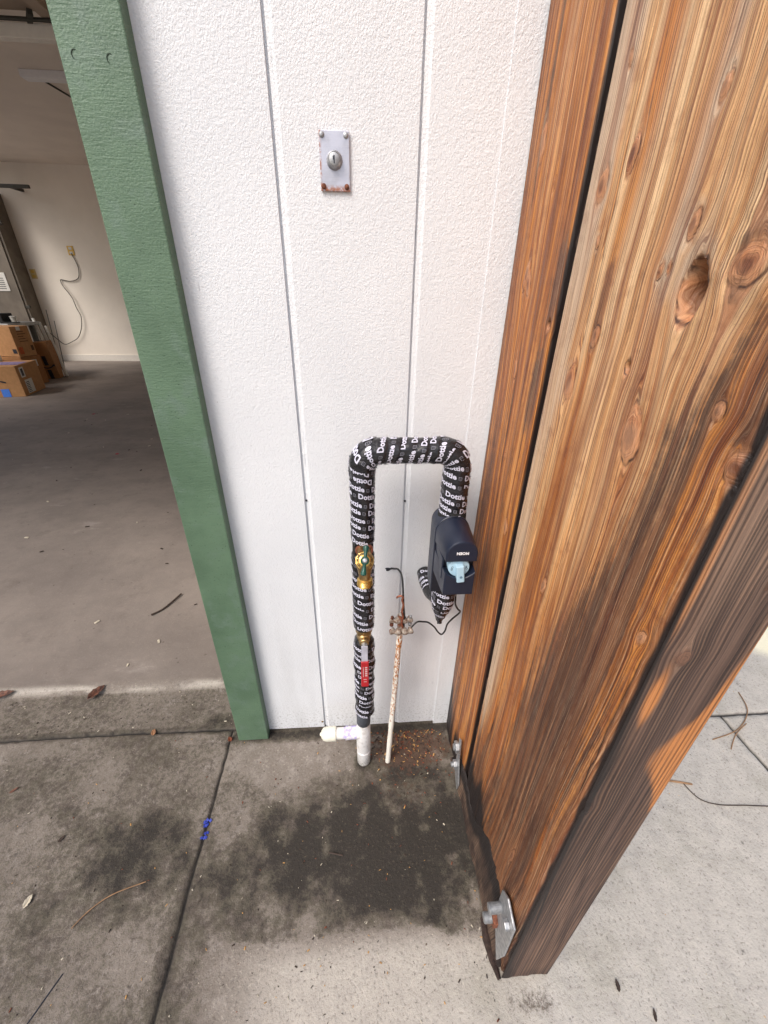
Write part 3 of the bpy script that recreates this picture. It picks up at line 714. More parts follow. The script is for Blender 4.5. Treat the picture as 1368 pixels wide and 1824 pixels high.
# ---- rear beam: left face grid + plain core
def face_left(name, y0, y1, knots, seed, tone, parent, step=.0013):
    A = np.arange(y0, y1+1e-6, step); A[-1] = y1
    AA, ZZ_ = np.meshgrid(A, ZA, indexing='ij')
    gu, rho, hole, infl = fields(AA, ZZ_, knots, seed)
    tn = tone(AA, ZZ_, gu, rho)
    dx = ridges(gu, ZZ_, seed)*(1-.5*infl)
    dx = dx+.0009*sst(1.25, .6, rho)-.0012*np.exp(-((rho-1.05)/.18)**2)
    x = WX-dx+hole+edge_round(AA, y0, y1, .005, .0045)+tn.pop('dx', 0)
    yy_ = AA.copy()
    jag = tn.pop('jag', None)
    if jag is not None: yy_ = yy_+jag
    # close the sides: fold first / last rows into the beam
    def fold(P, edge):
        q = P.copy(); q[:, 0] = WX+.09; return q
    P = np.stack([x, yy_, np.broadcast_to(ZZ_, x.shape)], -1)
    kn = sst(1.30, .78, rho+(fbm(AA*160, ZZ_*110, seed+60, 3)-.5)*.7)
    at = dict(gu=gu+seed*.37, gz=ZZ_+0., knot=kn, rho=np.clip(rho, 0, 9), **tn)
    # side folds
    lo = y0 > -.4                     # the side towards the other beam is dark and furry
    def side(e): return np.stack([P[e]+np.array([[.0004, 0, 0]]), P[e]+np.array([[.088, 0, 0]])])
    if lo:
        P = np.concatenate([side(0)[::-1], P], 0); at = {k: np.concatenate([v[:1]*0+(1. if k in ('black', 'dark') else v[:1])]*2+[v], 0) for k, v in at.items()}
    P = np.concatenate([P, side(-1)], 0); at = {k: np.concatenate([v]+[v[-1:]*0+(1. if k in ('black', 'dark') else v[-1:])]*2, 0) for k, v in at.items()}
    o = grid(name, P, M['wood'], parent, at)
    me = o.data; me.set_sharp_from_angle(angle=R(60)) if hasattr(me, 'set_sharp_from_angle') else None
    return o
def tone1(A, Zc, gu, rho):
    n = fbm(A*20, Zc*2.4, 301, 4)-.5; n2 = fbm(gu*60, Zc*2.2, 302, 3)-.5
    org = .66+.42*sst(1.4, .95, Zc)+n*.5
    dark = .15+.9*np.exp(-((A+.178)/.012)**2)*np.exp(-((Zc-1.14)/.06)**2)+.9*np.exp(-((A+.168-.03*(1.0-Zc))/.012)**2)*sst(1.09, 1.0, Zc)*sst(.93, 1.0, Zc)
    dark = dark+.55*np.exp(-((A+.0)/.018)**2)+.45*np.exp(-((A+.045)/.02)**2)*sst(1.05, .9, Zc)*sst(.5, .8, Zc)+n*.6+.5*sst(.45, .2, Zc)*np.exp(-((A+.03)/.04)**2)
    dark = dark+.35*n2+.14*sst(1.3, .8, Zc)
    blk = .9*sst(.16, .03, Zc+.3*n+.08*(A+.1))+.5*np.exp(-(A/.006)**2)+.6*sst(.30, .12, Zc)*np.exp(-((A+.012)/.022)**2)
    blk = np.maximum(blk, sst(.75, .3, rho)*((np.abs(A+.176) < .02) & (np.abs(Zc-1.093) < .02)))
    blk = np.maximum(blk, np.exp(-((A+.0495+.12*(Zc-1.208))/.0016)**2)*np.exp(-((Zc-1.208)/.022)**2)*1.2)
    pale = .0*A+.25*sst(1.1, 1.5, Zc)+n*.3+.2*np.exp(-((rho-1.3)/.35)**2)
    blk = np.maximum(blk, 1.0*sst(-.1850, -.1868, A)); pale = pale*sst(-.1868, -.184, A)
    return dict(dark=np.clip(dark, 0, 1), orange=np.clip(org, 0, 1), pale=np.clip(pale, 0, 1), black=np.clip(blk, 0, 1))
YB = ([0, .15, .57, .77, .90, .985, 1.02, 1.035, 1.09, 1.125, 1.17, 1.3], [-.365, -.362, -.350, -.380, -.420, -.433, -.437, -.433, -.461, -.480, -.60, -.70])
def tone2(A, Zc, gu, rho):
    n = fbm(A*16, Zc*2.2, 401, 4)-.5; n2 = fbm(gu*55, Zc*1.8, 402, 3)-.5; n3 = fbm(A*42, Zc*22, 403, 4)-.5
    yb = np.interp(Zc, *YB)
    dz_ = sst(.030, -.050, A-yb+.055*n2+.04*n)
    dark = .95*dz_
    # reddish strip beside the corner
    strip_ = np.exp(-((A+.489)/.016)**4)*sst(1.16, 1.02, Zc)
    dark = dark*(1-.75*strip_)
    org = .25+.35*sst(1.2, .7, Zc)+.8*strip_+.55*np.exp(-((A+.292+.02*(Zc-1.1))/.014)**2)+.35*sst(.9, .3, Zc)+n*.45
    org = org*(1-.6*sst(-.262, -.245, A)*sst(.2, .5, Zc))
    dark = dark+.95*np.exp(-((A+.2945)/.010)**2)*np.exp(-((Zc-1.118)/.045)**2)+.35*np.exp(-((A+.285)/.010)**2)*np.exp(-((Zc-1.25)/.09)**2)
    dark = dark+.48*sst(.55, .2, Zc)+.18*sst(1.0, .7, Zc)+n*.45+.30*n2
    pale = .75*sst(-.272, -.240, A+.012*n)*sst(.1, .5, Zc)+.30*sst(1.1, 1.3, Zc)+n*.4+.45*np.exp(-((A+.375)/.01)**2)*sst(1.0, 1.15, Zc)+.5*np.exp(-(((A+.40)/.04)**2+((Zc-1.15)/.05)**2))+.25*np.exp(-((rho-1.35)/.4)**2)
    blk = .95*sst(.20, .05, Zc+.35*n)*sst(-.40, -.36, A+.1*n)+.55*sst(.55, .15, Zc)*np.exp(-((A+.315+.05*n)/.03)**2)+.6*sst(.30, .10, Zc)*sst(-.30, -.25, A)
    blk = blk+.50*sst(.0, .14, n3)*np.exp(-(((A+.440)/.030)**2+((Zc-1.185)/.055)**2))*1.4
    blk = blk+.50*sst(.0, .14, n3)*np.exp(-(((A+.435)/.03)**2+((Zc-1.125)/.014)**2))
    blk = blk+.6*sst(.02, .2, n2+n*.6)*np.exp(-(((A+.440)/.014)**2+((Zc-1.075)/.05)**2))
    blk = np.maximum(blk, sst(.75, .3, rho)*((np.abs(A+.3615) < .012) & (np.abs(Zc-1.0685) < .014)))
    blk = np.maximum(blk, .85*sst(.8, .4, rho)*((np.abs(A+.411) < .02) & (np.abs(Zc-1.13) < .03))*sst(1.120, 1.142, Zc)); dark = np.maximum(dark, .9*sst(.95, .7, rho)*((np.abs(A+.411) < .02) & (np.abs(Zc-1.13) < .03)))
    # cracks running with the grain
    def crk(a0, z0, z1, sl, w=.0011):
        return np.exp(-((A-(a0+sl*(Zc-z0)+(vn(Zc*45, Zc*0, int(abs(a0)*1000))-.5)*.003))/w)**2)*sst(z0, z0+.03, Zc)*sst(z1, z1-.03, Zc)
    cr = crk(-.2725, .95, 1.50, .012)+crk(-.268, .30, .92, .01)+.8*crk(-.33, .25, .62, -.02)+crk(-.50, .60, .86, .0)+.7*crk(-.345, .82, .95, .02)+.8*crk(-.448, .45, .75, -.05)
    blk = np.maximum(blk, .9*cr)
    gnarl = np.exp(-(((A+.44)/.045)**2+((Zc-1.16)/.06)**2))
    dx = -(fbm(A*60, Zc*45, 405, 4)-.5)*.006*gnarl+.0018*cr
    seam = sst(-.5035, -.5075, A+.003*(vn(Zc*30, Zc*0, 88)-.5)); blk = np.maximum(blk, seam); dx = dx+.004*seam
    # hewn bevel at foot
    foot = sst(.10, .0, Zc)*.004
    return dict(dark=np.clip(dark, 0, 1), orange=np.clip(org, 0, 1), pale=np.clip(pale, 0, 1), black=np.clip(blk, 0, 1), dx=dx+foot)
b1o = face_left('beam', -.1875, -.0020, KN1, 1, tone1, col)
b2o = face_left('beam', WF, -.2105, KN, 2, tone2, col)
tag(b1o, 'narrower orange beam next to the white wall'); tag(b2o, 'wide front beam with many knots')
# dark recessed filler between the beams and hidden cores
Ag = np.linspace(-.2105, -.1875, 9); AG, ZG = np.meshgrid(Ag, ZA[::2], indexing='ij')
Pg = np.stack([WX+.012+(fbm(AG*200, ZG*60, 9, 3)-.5)*.006, AG, ZG], -1)
grid('filler_board', Pg, M['gap'], col)
# front face of the front beam
Af = np.linspace(WX+.0012, WXR, 74); AF, ZF = np.meshgrid(Af, ZA, indexing='ij')
guF, rhoF, holeF, inF = fields(AF, ZF, KF, 5, .35)
nF = fbm(AF*30, ZF*5, 501, 4)-.5
orgF = sst(.02, .0, np.abs(AF-.345)+.05*nF-.006*0)*0
pt = ((AF-.338)/(.006+.030*np.exp(-((ZF-.70)/.05)**2)))
orgF = 1.0*np.exp(-pt**2*.9)*sst(.52, .64, ZF+.12*nF)*sst(.90, .76, ZF+.1*nF)+.55*np.exp(-((AF-.3437)/.006)**2)*sst(.5, .7, ZF)+.8*np.exp(-(((AF-.268)/.008)**2+((ZF-.80)/.05)**2))+.75*np.exp(-((AF-.258)/.007)**2)*sst(.8, .95, ZF)
blkF = 1.1*np.exp(-((AF-.253)/.0042)**2)+.5*np.exp(-((AF-.262)/.012)**2)*sst(.9, .7, ZF)+.6*sst(.10, .0, ZF)*(nF+.8)+.9*np.exp(-((AF-(.262+.006*np.sin(ZF*9)))/.0012)**2)*sst(.15, .3, ZF)*sst(.75, .6, ZF)
palF = .35*sst(.75, 1.0, ZF)+.4*nF+.15
dF = ridges(guF, ZF, 6)*.8+.0015*sst(1.2, .7, rhoF)
yF = WF-dF+edge_round(AF, WX, WXR, .004, .003)
PF = np.stack([AF, yF, ZF], -1)
PF = np.concatenate([PF, PF[-1:]+np.array([[[0, .29, 0]]])], 0)
at = dict(gu=guF, gz=ZF+0., knot=sst(1.1, .9, rhoF), rho=np.clip(rhoF, 0, 9), orange=np.clip(orgF, 0, 1), black=np.clip(blkF, 0, 1), pale=np.clip(palF, 0, 1))
at = {k: np.concatenate([v, v[-1:]], 0) for k, v in at.items()}
ff = grid('end_face', PF, M['greywood'], b2o, at); tag(ff, 'dark weathered narrow face')
core = MB().b2(WX+.03, WXR-.003, -.505, .0, .002, 2.74); core.build('core', M['gap'], col)
MB().b2(WX+.02, WXR-.002, -.19, .0005, 2.70, 2.751).build('beam_top', M['gap'], col)
# rotten skirt along the foot, overlapping the ground
sk = []
ysk = np.arange(-.50, -.10, .004); zsk = np.linspace(0, 1, 30)
YK, TK = np.meshgrid(ysk, zsk, indexing='ij')
hk = (.035+.09*fbm(YK*9, YK*0, 77, 3)+.10*sst(-.25, -.36, YK))*sst(-.505, -.47, YK)*sst(-.10, -.16, YK)*(.55+.45*sst(-.47, -.43, YK))
ZK = TK*hk
XK = WX-.006*(1-TK**2)*(.5+.8*fbm(YK*25, TK*2, 78, 3))-.001-(fbm(YK*90, ZK*25, 79, 3)-.5)*.004
XK[:, -1] = WX+.004
bl = .35+.5*(fbm(YK*30, ZK*8, 80, 4)-.2)
gk = fields(YK, ZK, [], 12)[0]
grid('rotten_edge', np.stack([XK, YK, ZK], -1), M['greywood'], b2o, dict(gu=gk*1.0+ZK*.1, gz=ZK, knot=ZK*0, rho=ZK*0+9, orange=ZK*0, black=np.clip(bl+.1+.6*sst(.55, .95, TK), 0, 1), pale=np.clip(fbm(YK*40, ZK*30, 81, 3)*1.5-.1, 0, 1)))
# steel straps with bolts
def strap(loc, poly, label, bolts):
    t = thing('steel_strap', loc, label, 'steel bracket', 'steel straps bolted to the column foot')
    mb = MB().prism(poly, (WX-.006, 0, 0), (0, 1, 0), (0, 0, 1), (-1, 0, 0), .004); mb.build('strap_plate', M['steel'], t, bevel=.0012)
    for (y, z, r, L, rusty, hexa) in bolts:
        prof = [(0, r)]; k = int(L/.0016)
        for i in range(k): prof += [(.0008+i*.0016, r), (.0016+i*.0016, r*.88)]
        prof += [(L, r*.9), (L+.0006, r*.5)]
        bo = MB().lathe((WX-.007, y, z), (-1, 0, 0), prof, 20).build('bolt', M['steel'], t, smooth=False)
        if hexa:
            nb = MB(); n6 = hexa; pr = [(r*1.75*math.cos(2*math.pi*(j+.5)/n6), r*1.75*math.sin(2*math.pi*(j+.5)/n6)) for j in range(n6)]
            nb.prism(pr, (WX-.0102, y, z), (0, 1, 0), (0, 0, 1), (-1, 0, 0), .0085); q_ = nb.build('nut', M['rust'] if rusty else M['steel'], None, bevel=.001); par(q_, bo)
    return t
strap((WX-.016, -.485, .05), [(-.497, .035), (-.452, .115), (-.452, .205), (-.470, .225), (-.506, .215), (-.508, .10)], 'pale steel strap with thick threaded bolts at the front foot of the column',
      [(-.464, .168, .0088, .026, False, 0), (-.460, .112, .0088, .026, True, 6), (-.492, .190, .005, .010, False, 6)])
strap((WX-.016, -.16, .04), [(-.185, .0), (-.150, .03), (-.146, .155), (-.158, .165), (-.166, .10), (-.192, .03)], 'small dull steel strap with two bolts at the rear foot near the white wall',
      [(-.152, .128, .0085, .016, False, 6), (-.160, .068, .0065, .018, False, 6)])
# dry strip of wood and dirt at the front corner
tag(MB().tube([(WX-.012, -.43, .004), (WX-.012, -.46, .004), (WX-.010, -.49, .004), (WX-.004, -.515, .003)], [.005, .007, .007, .003], 10, rfun=lambda L, th: .002*math.sin(L*300+th*3)).build('wood_strip', M['gap'], smooth=True), 'rotten wooden strip on the concrete at the front foot of the column', 'wood strip')

# ================================================================== KEY SWITCH
ks = thing('key_switch', (-.0225, 0, 1.288), 'small steel key switch plate with keyhole on the white siding', 'key switch')
MB().b2(-.0434, -.0014, -.0034, -.0008, 1.2550, 1.3215).build('plate', M['plate'], ks, bevel=.0008)
for x, z, rusty in [(-.0392, 1.3165, 0), (-.0062, 1.3165, 0), (-.0392, 1.2603, 1), (-.0062, 1.2603, 1)]:
    s_ = MB().lathe((x, -.0034, z), (0, -1, 0), [(0, .0036), (.0008, .0036), (.0018, .0026), (.0021, .0010)], 18)
    o = s_.build('screw', M['rust'] if rusty else M['steel'], ks, smooth=True)
    if rusty: tag(o, 'rusty screw')
lk = MB().lathe((-.0228, -.0034, 1.2895), (0, -1, 0), [(0, .0112), (.0012, .0112), (.0075, .0088), (.0082, .0080), (.0074, .0074)], 36).build('lock_collar', M['brassd'] if False else M['steel'], ks, smooth=True)
par(MB().lathe((-.0228, -.0100, 1.2895), (0, -1, 0), [(0, .0073), (.0014, .0073), (.0017, .0068)], 36).build('lock_core', M['steel'], smooth=True), lk)
par(MB().b2(-.0238, -.0222, -.01185, -.0117, 1.2845, 1.2935).b2(-.0248, -.0222, -.01182, -.01172, 1.2885, 1.2925).build('keyhole', M['ink']), lk)
# small holes and nails in siding
hb = MB().lathe((.1441, -.0006, .5706), (0, -1, 0), [(0, .0046), (.0002, .0046), (-.0008, .0036), (-.0010, .001)], 20); tag(hb.build('drill_hole', simple('raw_hole', lin(122, 92, 82), .9)), 'small round brown hole in the siding right of the copper wire', 'hole')
tag(MB().lathe((-.1035, .0018, .7521), (0, -1, 0), [(0, .0022), (.001, .0022), (.0016, .001)], 10).build('siding_nail', M['ink']), 'tiny dark nail head in the left siding groove', 'nail', 'nails in the siding')
tag(MB().lathe((.0995, .0018, .7471), (0, -1, 0), [(0, .0022), (.001, .0022), (.0016, .001)], 10).build('siding_nail', M['ink']), 'tiny dark nail head in the right siding groove', 'nail', 'nails in the siding')
tag(MB().lathe((-.112, -.001, .035), (0, -1, 0), [(0, .003), (.001, .003), (.0016, .001)], 12).build('siding_nail', M['brassd']), 'dull nail head at the foot of the siding', 'nail', 'nails in the siding')

# ================================================================== WATER RISER
PY = -.10
ri = thing('water_pipe', (.0, PY, 0), 'insulated water pipe wrapped in black tape with white lettering, arching up from the ground', 'water pipe')
# text outlines, made once, mapped onto the pipes
def text_mesh(body, size, bold=.0):
    cu = bpy.data.curves.new('lettering', 'FONT'); cu.body = body; cu.size = size; cu.offset = bold; cu.resolution_u = 2; cu.align_x = 'CENTER'
    o = bpy.data.objects.new('lettering', cu); COL.objects.link(o)
    bpy.context.view_layer.update()
    me = bpy.data.meshes.new_from_object(o.evaluated_get(bpy.context.evaluated_depsgraph_get()))
    bpy.data.objects.remove(o); bpy.data.curves.remove(cu)
    return me
def cut_mesh(me, planes, sub=0):
    bm = bmesh.new(); bm.from_mesh(me)
    for co, no in planes: bmesh.ops.bisect_plane(bm, geom=bm.verts[:]+bm.edges[:]+bm.faces[:], plane_co=co, plane_no=no, clear_outer=True)
    if sub:
        xs_ = [v.co.x for v in bm.verts]
        a, b = min(xs_), max(xs_); x = a+sub
        while x < b:
            bmesh.ops.bisect_plane(bm, geom=bm.verts[:]+bm.edges[:]+bm.faces[:], plane_co=(x, 0, 0), plane_no=(1, 0, 0)); x += sub
    V = [tuple(v.co) for v in bm.verts]; bm.verts.index_update(); Fc = [tuple(v.index for v in f.verts) for f in bm.faces]; bm.free()
    return V, Fc
tm = text_mesh('Dottie', .0134, .00045)
# slab serifs on the D and i
tm.transform(Matrix.Diagonal((.90, 1, 1, 1)))
W_full = cut_mesh(tm, [], .003); W_top = cut_mesh(tm, [((0, .0035, 0), (0, -1, 0))], .003); W_bot = cut_mesh(tm, [((0, .0070, 0), (0, 1, 0))], .003)
WWdbg = 0
WW = max(v[0] for v in W_full[0])-min(v[0] for v in W_full[0])
icon = MB()
for a, b, c, d in [(-.0026, -.0018, 0, .006), (.0018, .0026, .0, .006), (-.0026, .0026, .0052, .006), (-.0010, .0012, .0012, .0018), (-.0010, .0012, .0030, .0036), (-.0014, .0014, -.0006, .0002)]:
    icon.add([(a, c, 0), (b, c, 0), (b, d, 0), (a, d, 0)], [(0, 1, 2, 3)])
ICON = (icon.v, icon.f)
def wrap_words(mb, frame, L, r0, A, s0, s1, rng, pitch=.0162, off=.0012, tilt=.22):
    """frame(s) -> centre, T, M, radius ; A True: letters' up is the travel direction"""
    s = s0; row = 0
    while s < s1:
        u = rng.random()*.05; circ = 2*math.pi*r0
        uu = -circ/2+u
        while uu < circ/2+u-.03:
            kind = rng.random()
            Wd = W_full if kind < .86 else (W_top if kind < .93 else W_bot)
            for (V, Fc), du, mi in ((Wd, 0, 1), (ICON, WW/2+.0062, 2)):
                vs = []
                for (a, b, _) in V:
                    ua = uu+du+a; sv = (b+.0 - tilt*(ua)) if A else -(b - tilt*ua)
                    ss = min(max(s+sv, 0), L); c, T, Mv, r, *fv = frame(ss)
                    ph = (ua if A else -ua)/r0
                    vs.append(c+((fv[0] if fv else Vector((0, -1, 0)))*math.cos(ph)+Mv*math.sin(ph))*(r+off))
                mb.add(vs, Fc, mi)
            uu += WW+.0135
        s += pitch*(.85+.35*rng.random()); row += 1
def arc_path(zb, xl, xr, zt, rb, ze):
    """left leg bottom up, over the top, down the right leg"""
    segs = []
    pts = [Vector((xl, PY, zb))]
    def line(p, q, st=.002):
        n = max(1, int((q-p).length/st))
        for i in range(1, n+1): pts.append(p.lerp(q, i/n))
    line(pts[-1], Vector((xl, PY, zt-rb)))
    c = Vector((xl+rb, PY, zt-rb))
    for i in range(1, 19): a = math.pi-math.pi/2*i/18; pts.append(c+Vector((math.cos(a)*rb, 0, math.sin(a)*rb)))
    line(pts[-1], Vector((xr-rb, PY, zt)))
    c = Vector((xr-rb, PY, zt-rb))
    for i in range(1, 19): a = math.pi/2-math.pi/2*i/18; pts.append(c+Vector((math.cos(a)*rb, 0, math.sin(a)*rb)))
    line(pts[-1], Vector((xr, PY, ze)))
    return pts
def planar_frame(pts, rad):
    cum = [0]
    for a, b in zip(pts[:-1], pts[1:]): cum.append(cum[-1]+(b-a).length)
    C = np.array(cum); PA = np.array([list(p) for p in pts]); RA = np.array(rad)
    TA = np.gradient(PA, C, axis=0) if len(pts) > 2 else None
    def fr(s):
        c = Vector([float(np.interp(s, C, PA[:, k])) for k in range(3)]); T = Vector([float(np.interp(s, C, TA[:, k])) for k in range(3)]).normalized()
        return c, T, Vector((T.z, 0, -T.x)), float(np.interp(s, C, RA))
    return fr, cum[-1], C
def wrap_piece(name, pts, rad, rng, words, label=None, seed=0, lay=.021):
    fr, L, C = planar_frame(pts, rad)
    n = 56; mb = MB(); vs = []
    s = 0; S = []
    while s < L: S.append(s); s += .0022
    S.append(L)
    for s in S:
        c, T, Mv, r = fr(s)
        for j in range(n):
            ph = 2*math.pi*j/n
            q = (s/lay+ph/(2*math.pi)+.13*math.sin(s*40)) % 1.0
            rr = r+.0014*q-.0003+.0012*float(vn(s*60+3*math.cos(ph), 3*math.sin(ph)+seed, seed))+.0005*math.sin(ph*5+s*200)
            vs.append(c+(Vector((0, -1, 0))*math.cos(ph)+Mv*math.sin(ph))*rr)
    k = len(S)
    fs = [(i*n+j, i*n+(j+1) % n, (i+1)*n+(j+1) % n, (i+1)*n+j) for i in range(k-1) for j in range(n)]+[tuple(range(n)), tuple((k-1)*n+j for j in range(n))]
    mb.add(vs, fs, 0)
    for (A, s0, s1) in words: wrap_words(mb, fr, L, sum(rad)/len(rad), A, s0, s1, rng, off=.0024)
    me = bpy.data.meshes.new(name); me.from_pydata(mb.v, [], mb.f)
    for q_ in (M['tape'], M['print'], M['print2']): me.materials.append(q_)
    me.polygons.foreach_set('material_index', mb.mi); me.polygons.foreach_set('use_smooth', [True]*len(me.polygons)); 
    try: me.set_sharp_from_angle(angle=R(50))
    except Exception: pass
    o = bpy.data.objects.new(name, me); COL.objects.link(o); par(o, ri)
    if label: o['label'] = label
    return o
rng = random.Random(7)
XL, XR, ZT = .0095, .1745, .8945
# main arch
pts = arc_path(.712, XL, XR, ZT, .030, .60)
L0 = ZT-.03-.712
fr_, L_, C_ = planar_frame(pts, [.0205]*len(pts))
rad = []
for s in C_:
    r = .0205
    r += .0030*math.exp(-((s-(L0+.022))/.028)**2)+.0022*math.exp(-((s-(L0+.045+.105+.022))/.03)**2)
    if s > L0+.2: r = max(r, .0228)
    r -= .004*max(0, 1-s/.008)
    rad.append(r)
wrap_piece('tape_wrap', pts, rad, rng, [(True, .008, L0-.035), (False, L0-.012, L_-.02)], 'arched upper section of the taped insulation', 1)
# middle section of the left leg
def straight(z0, z1, x=XL, r=.0205, y=PY, n=None, ends=.004):
    n = max(3, int(abs(z1-z0)/.003)); P = [Vector((x, y, z0+(z1-z0)*i/n)) for i in range(n+1)]
    Rr = [r-ends*max(0, 1-min(i, n-i)*abs(z1-z0)/n/.006) for i in range(n+1)]
    return P, Rr
P_, R_ = straight(.497, .694, r=.0208); wrap_piece('tape_wrap', P_, R_, rng, [(True, .010, .185)], 'middle section of the taped insulation under the faucet', 2)
P_, R_ = straight(.213, .468, r=.0210)
R_ = [r+.0012*math.sin(i*.35)+.0015*math.exp(-((i-60)/8)**2) for i, r in enumerate(R_)]
wrap_piece('tape_wrap', P_, R_, rng, [(True, .008, .245)], 'lower section of the taped insulation behind the red lever', 3)
# open black foam behind the faucet
fo = MB(); vs = []
for i, z in enumerate(np.linspace(.690, .722, 6)):
    for j in range(20):
        a = R(50)+R(260)*j/19; vs.append((XL+.0200*math.sin(a), PY-.0200*math.cos(a), z))
    for j in range(20):
        a = R(50)+R(260)*(19-j)/19; vs.append((XL+.0125*math.sin(a), PY-.0125*math.cos(a), z))
fo.add(vs, [(i*40+j, i*40+(j+1) % 40, (i+1)*40+(j+1) % 40, (i+1)*40+j) for i in range(5) for j in range(40)])
fo.build('foam_sleeve', M['foam'], ri, smooth=True)
MB().tube([(XL, PY, .20), (XL, PY, .73)], .0115, 20).build('inner_pipe', M['copper'], ri, smooth=True)
# faucet -------------------------------------------------------------
FX = .0115
fa = MB()
fa.lathe((FX, PY+.002, .704), (0, -1, 0), [(0, .014), (.018, .014), (.020, .0125), (.030, .0120), (.034, .0145), (.040, .016)], 28)
bodyc = Vector((FX, PY-.048, .704))
fa.lathe(bodyc+Vector((0, 0, .012)), (0, -.12, -1), [(-.006, .004), (-.003, .0115), (.004, .0160), (.012, .0172), (.020, .0160), (.028, .0130), (.038, .0110), (.048, .0108), (.050, .0125)], 32)
ax = Vector((0, -.80, .60)).normalized()
fa.lathe(bodyc-ax*.004, ax, [(0, .0145), (.010, .0150), (.013, .0150)], 28)
faucet = fa.build('faucet', M['brassd'], ri, smooth=True)
par(MB().lathe((FX, PY+.003, .704), (0, -1, 0), [(.004, .0165), (.016, .0170), (.019, .0160), (.020, .014)], 28).build('copper_collar', M['copper'], smooth=True), faucet)
bn = MB().lathe(bodyc+ax*.006, ax, [(0, .0152), (.001, .0162), (.004, .0165), (.0045, .0140), (.007, .0135), (.0075, .0112), (.011, .0108), (.012, .0072), (.018, .0062), (.019, .0035), (.026, .0035)], 10).build('bonnet_nut', M['brass'], smooth=False); par(bn, faucet)
sp = Vector((FX, PY-.048, .704))+Vector((0, 0, .012))+Vector((0, -.12, -1)).normalized()*.048
dn = Vector((0, -.12, -1)).normalized()
prof = [(-.002, .0108), (0, .0140)]
for i in range(4): prof += [(.0012+i*.0030, .0144), (.0022+i*.0030, .0132), (.0030+i*.0030, .0132)]
prof += [(.0132, .0140), (.0138, .0135), (.0138, .0108), (.002, .0100), (.001, .002)]
par(MB().lathe(sp, dn, prof, 32, cap=False).build('hose_thread', M['brass'], smooth=True), faucet)
hc = bodyc+ax*.030
up_ = Vector((.12, .60, .80)); up_ = (up_-ax*up_.dot(ax)).normalized()
hd = MB()
hd.lathe(hc-ax*.004, ax, [(0, .0060), (.002, .0078), (.007, .0076), (.009, .0055)], 24)
for sgn, l in ((1, .0265), (-1, .0265)):
    pp_ = [hc+ax*.002+up_*sgn*(.003+(l-.003)*t)-ax*.003*math.sin(t*1.6) for t in (0, .15, .35, .6, .8, .92, 1.0)]
    hd.tube(pp_, [.0034, .0030, .0031, .0042, .0052, .0048, .0018], 14)
par(hd.build('tee_handle', M['handle'], smooth=True), faucet)
par(MB().lathe(hc+ax*.0046, ax, [(0, .0046), (.0016, .0044), (.0028, .0030), (.0030, .0010)], 8).build('handle_screw', M['steel'], smooth=False), faucet)
# ball valve ---------------------------------------------------------
bv = MB().lathe((XL, PY, .449), (0, 0, 1), [(0, .0155), (.002, .0172), (.016, .0178), (.018, .0160), (.034, .0160), (.036, .0182), (.050, .0182), (.053, .016)], 8)
bv.lathe((XL, PY, .476), (0, -1, 0), [(.006, .0135), (.016, .0130), (.019, .0105), (.026, .0100), (.028, .0085)], 24)
valve = bv.build('ball_valve', M['brassd'], ri, smooth=False, bevel=.0008)
par(MB().lathe((XL+.0005, PY-.026, .474), (0, -1, -.1), [(0, .0070), (.005, .0070), (.0055, .0052), (.011, .0050), (.0115, .003)], 6).build('stem_nut', M['steel'], smooth=False), valve)
RL = Matrix.Rotation(R(-4), 3, 'X')
lv = MB().box((XL+.0004, PY-.0395, .4545), (.0135, .0028, .050), RL); lever = lv.build('lever', simple('pale_plated_steel', (.62, .62, .72, 1), .35, .4), None, bevel=.0008); par(lever, valve)
gr = MB().box((XL+.0008, PY-.0435, .403), (.0170, .0075, .072), RL); grip = gr.build('grip', M['red'], None, bevel=.0025, bseg=3); par(grip, valve)
g2 = MB()
for z_ in np.linspace(.402, .425, 5): g2.box((XL+.0032, PY-.0474-.0007-(.403-z_)*.07, z_), (.0050, .0006, .0030), RL)
g2.box((XL-.0030, PY-.0478, .413), (.0012, .0006, .028), RL); g2.box((XL+.0008, PY-.0492, .384), (.0060, .0006, .0014), RL); g2.box((XL+.0008, PY-.0488, .391), (.0072, .0006, .0012), RL)
par(g2.build('grip_marking', simple('faded_print', (.62, .42, .42, 1), .5)), valve)
# pvc foot ------------------------------------------------------------
XP = .0055
MB().lathe((XP+.0006, PY, .172), (0, 0, 1), [(0, .0165), (.001, .0172), (.040, .0178), (.043, .0172)], 32).build('grey_sleeve', M['greyfoam'], ri, smooth=True)
pv = MB().lathe((XP, PY, -.02), (0, 0, 1), [(0, .0135), (.024, .0135), (.0245, .0165), (.028, .0176), (.075, .0178), (.077, .0150), (.0800, .0148), (.082, .0184), (.120, .0186), (.1735, .0178), (.176, .0160), (.20, .0155)], 36)
pv.build('pvc_pipe', M['pvc'], ri, smooth=True)
sb = MB().lathe((XP, PY, .130), (-1, 0, 0), [(.010, .0160), (.034, .0162), (.046, .0168), (.0465, .0142), (.076, .0142)], 32); side = sb.build('pvc_branch', M['primer'], ri, smooth=True)
par(MB().lathe((XP-.070, PY, .130), (-1, 0, 0), [(0, .0165), (.001, .0180), (.026, .0176), (.033, .0150), (.038, .0085), (.0385, .0050), (.041, .0040), (.042, .001)], 32).build('pipe_cap', M['cap'], smooth=True), side)
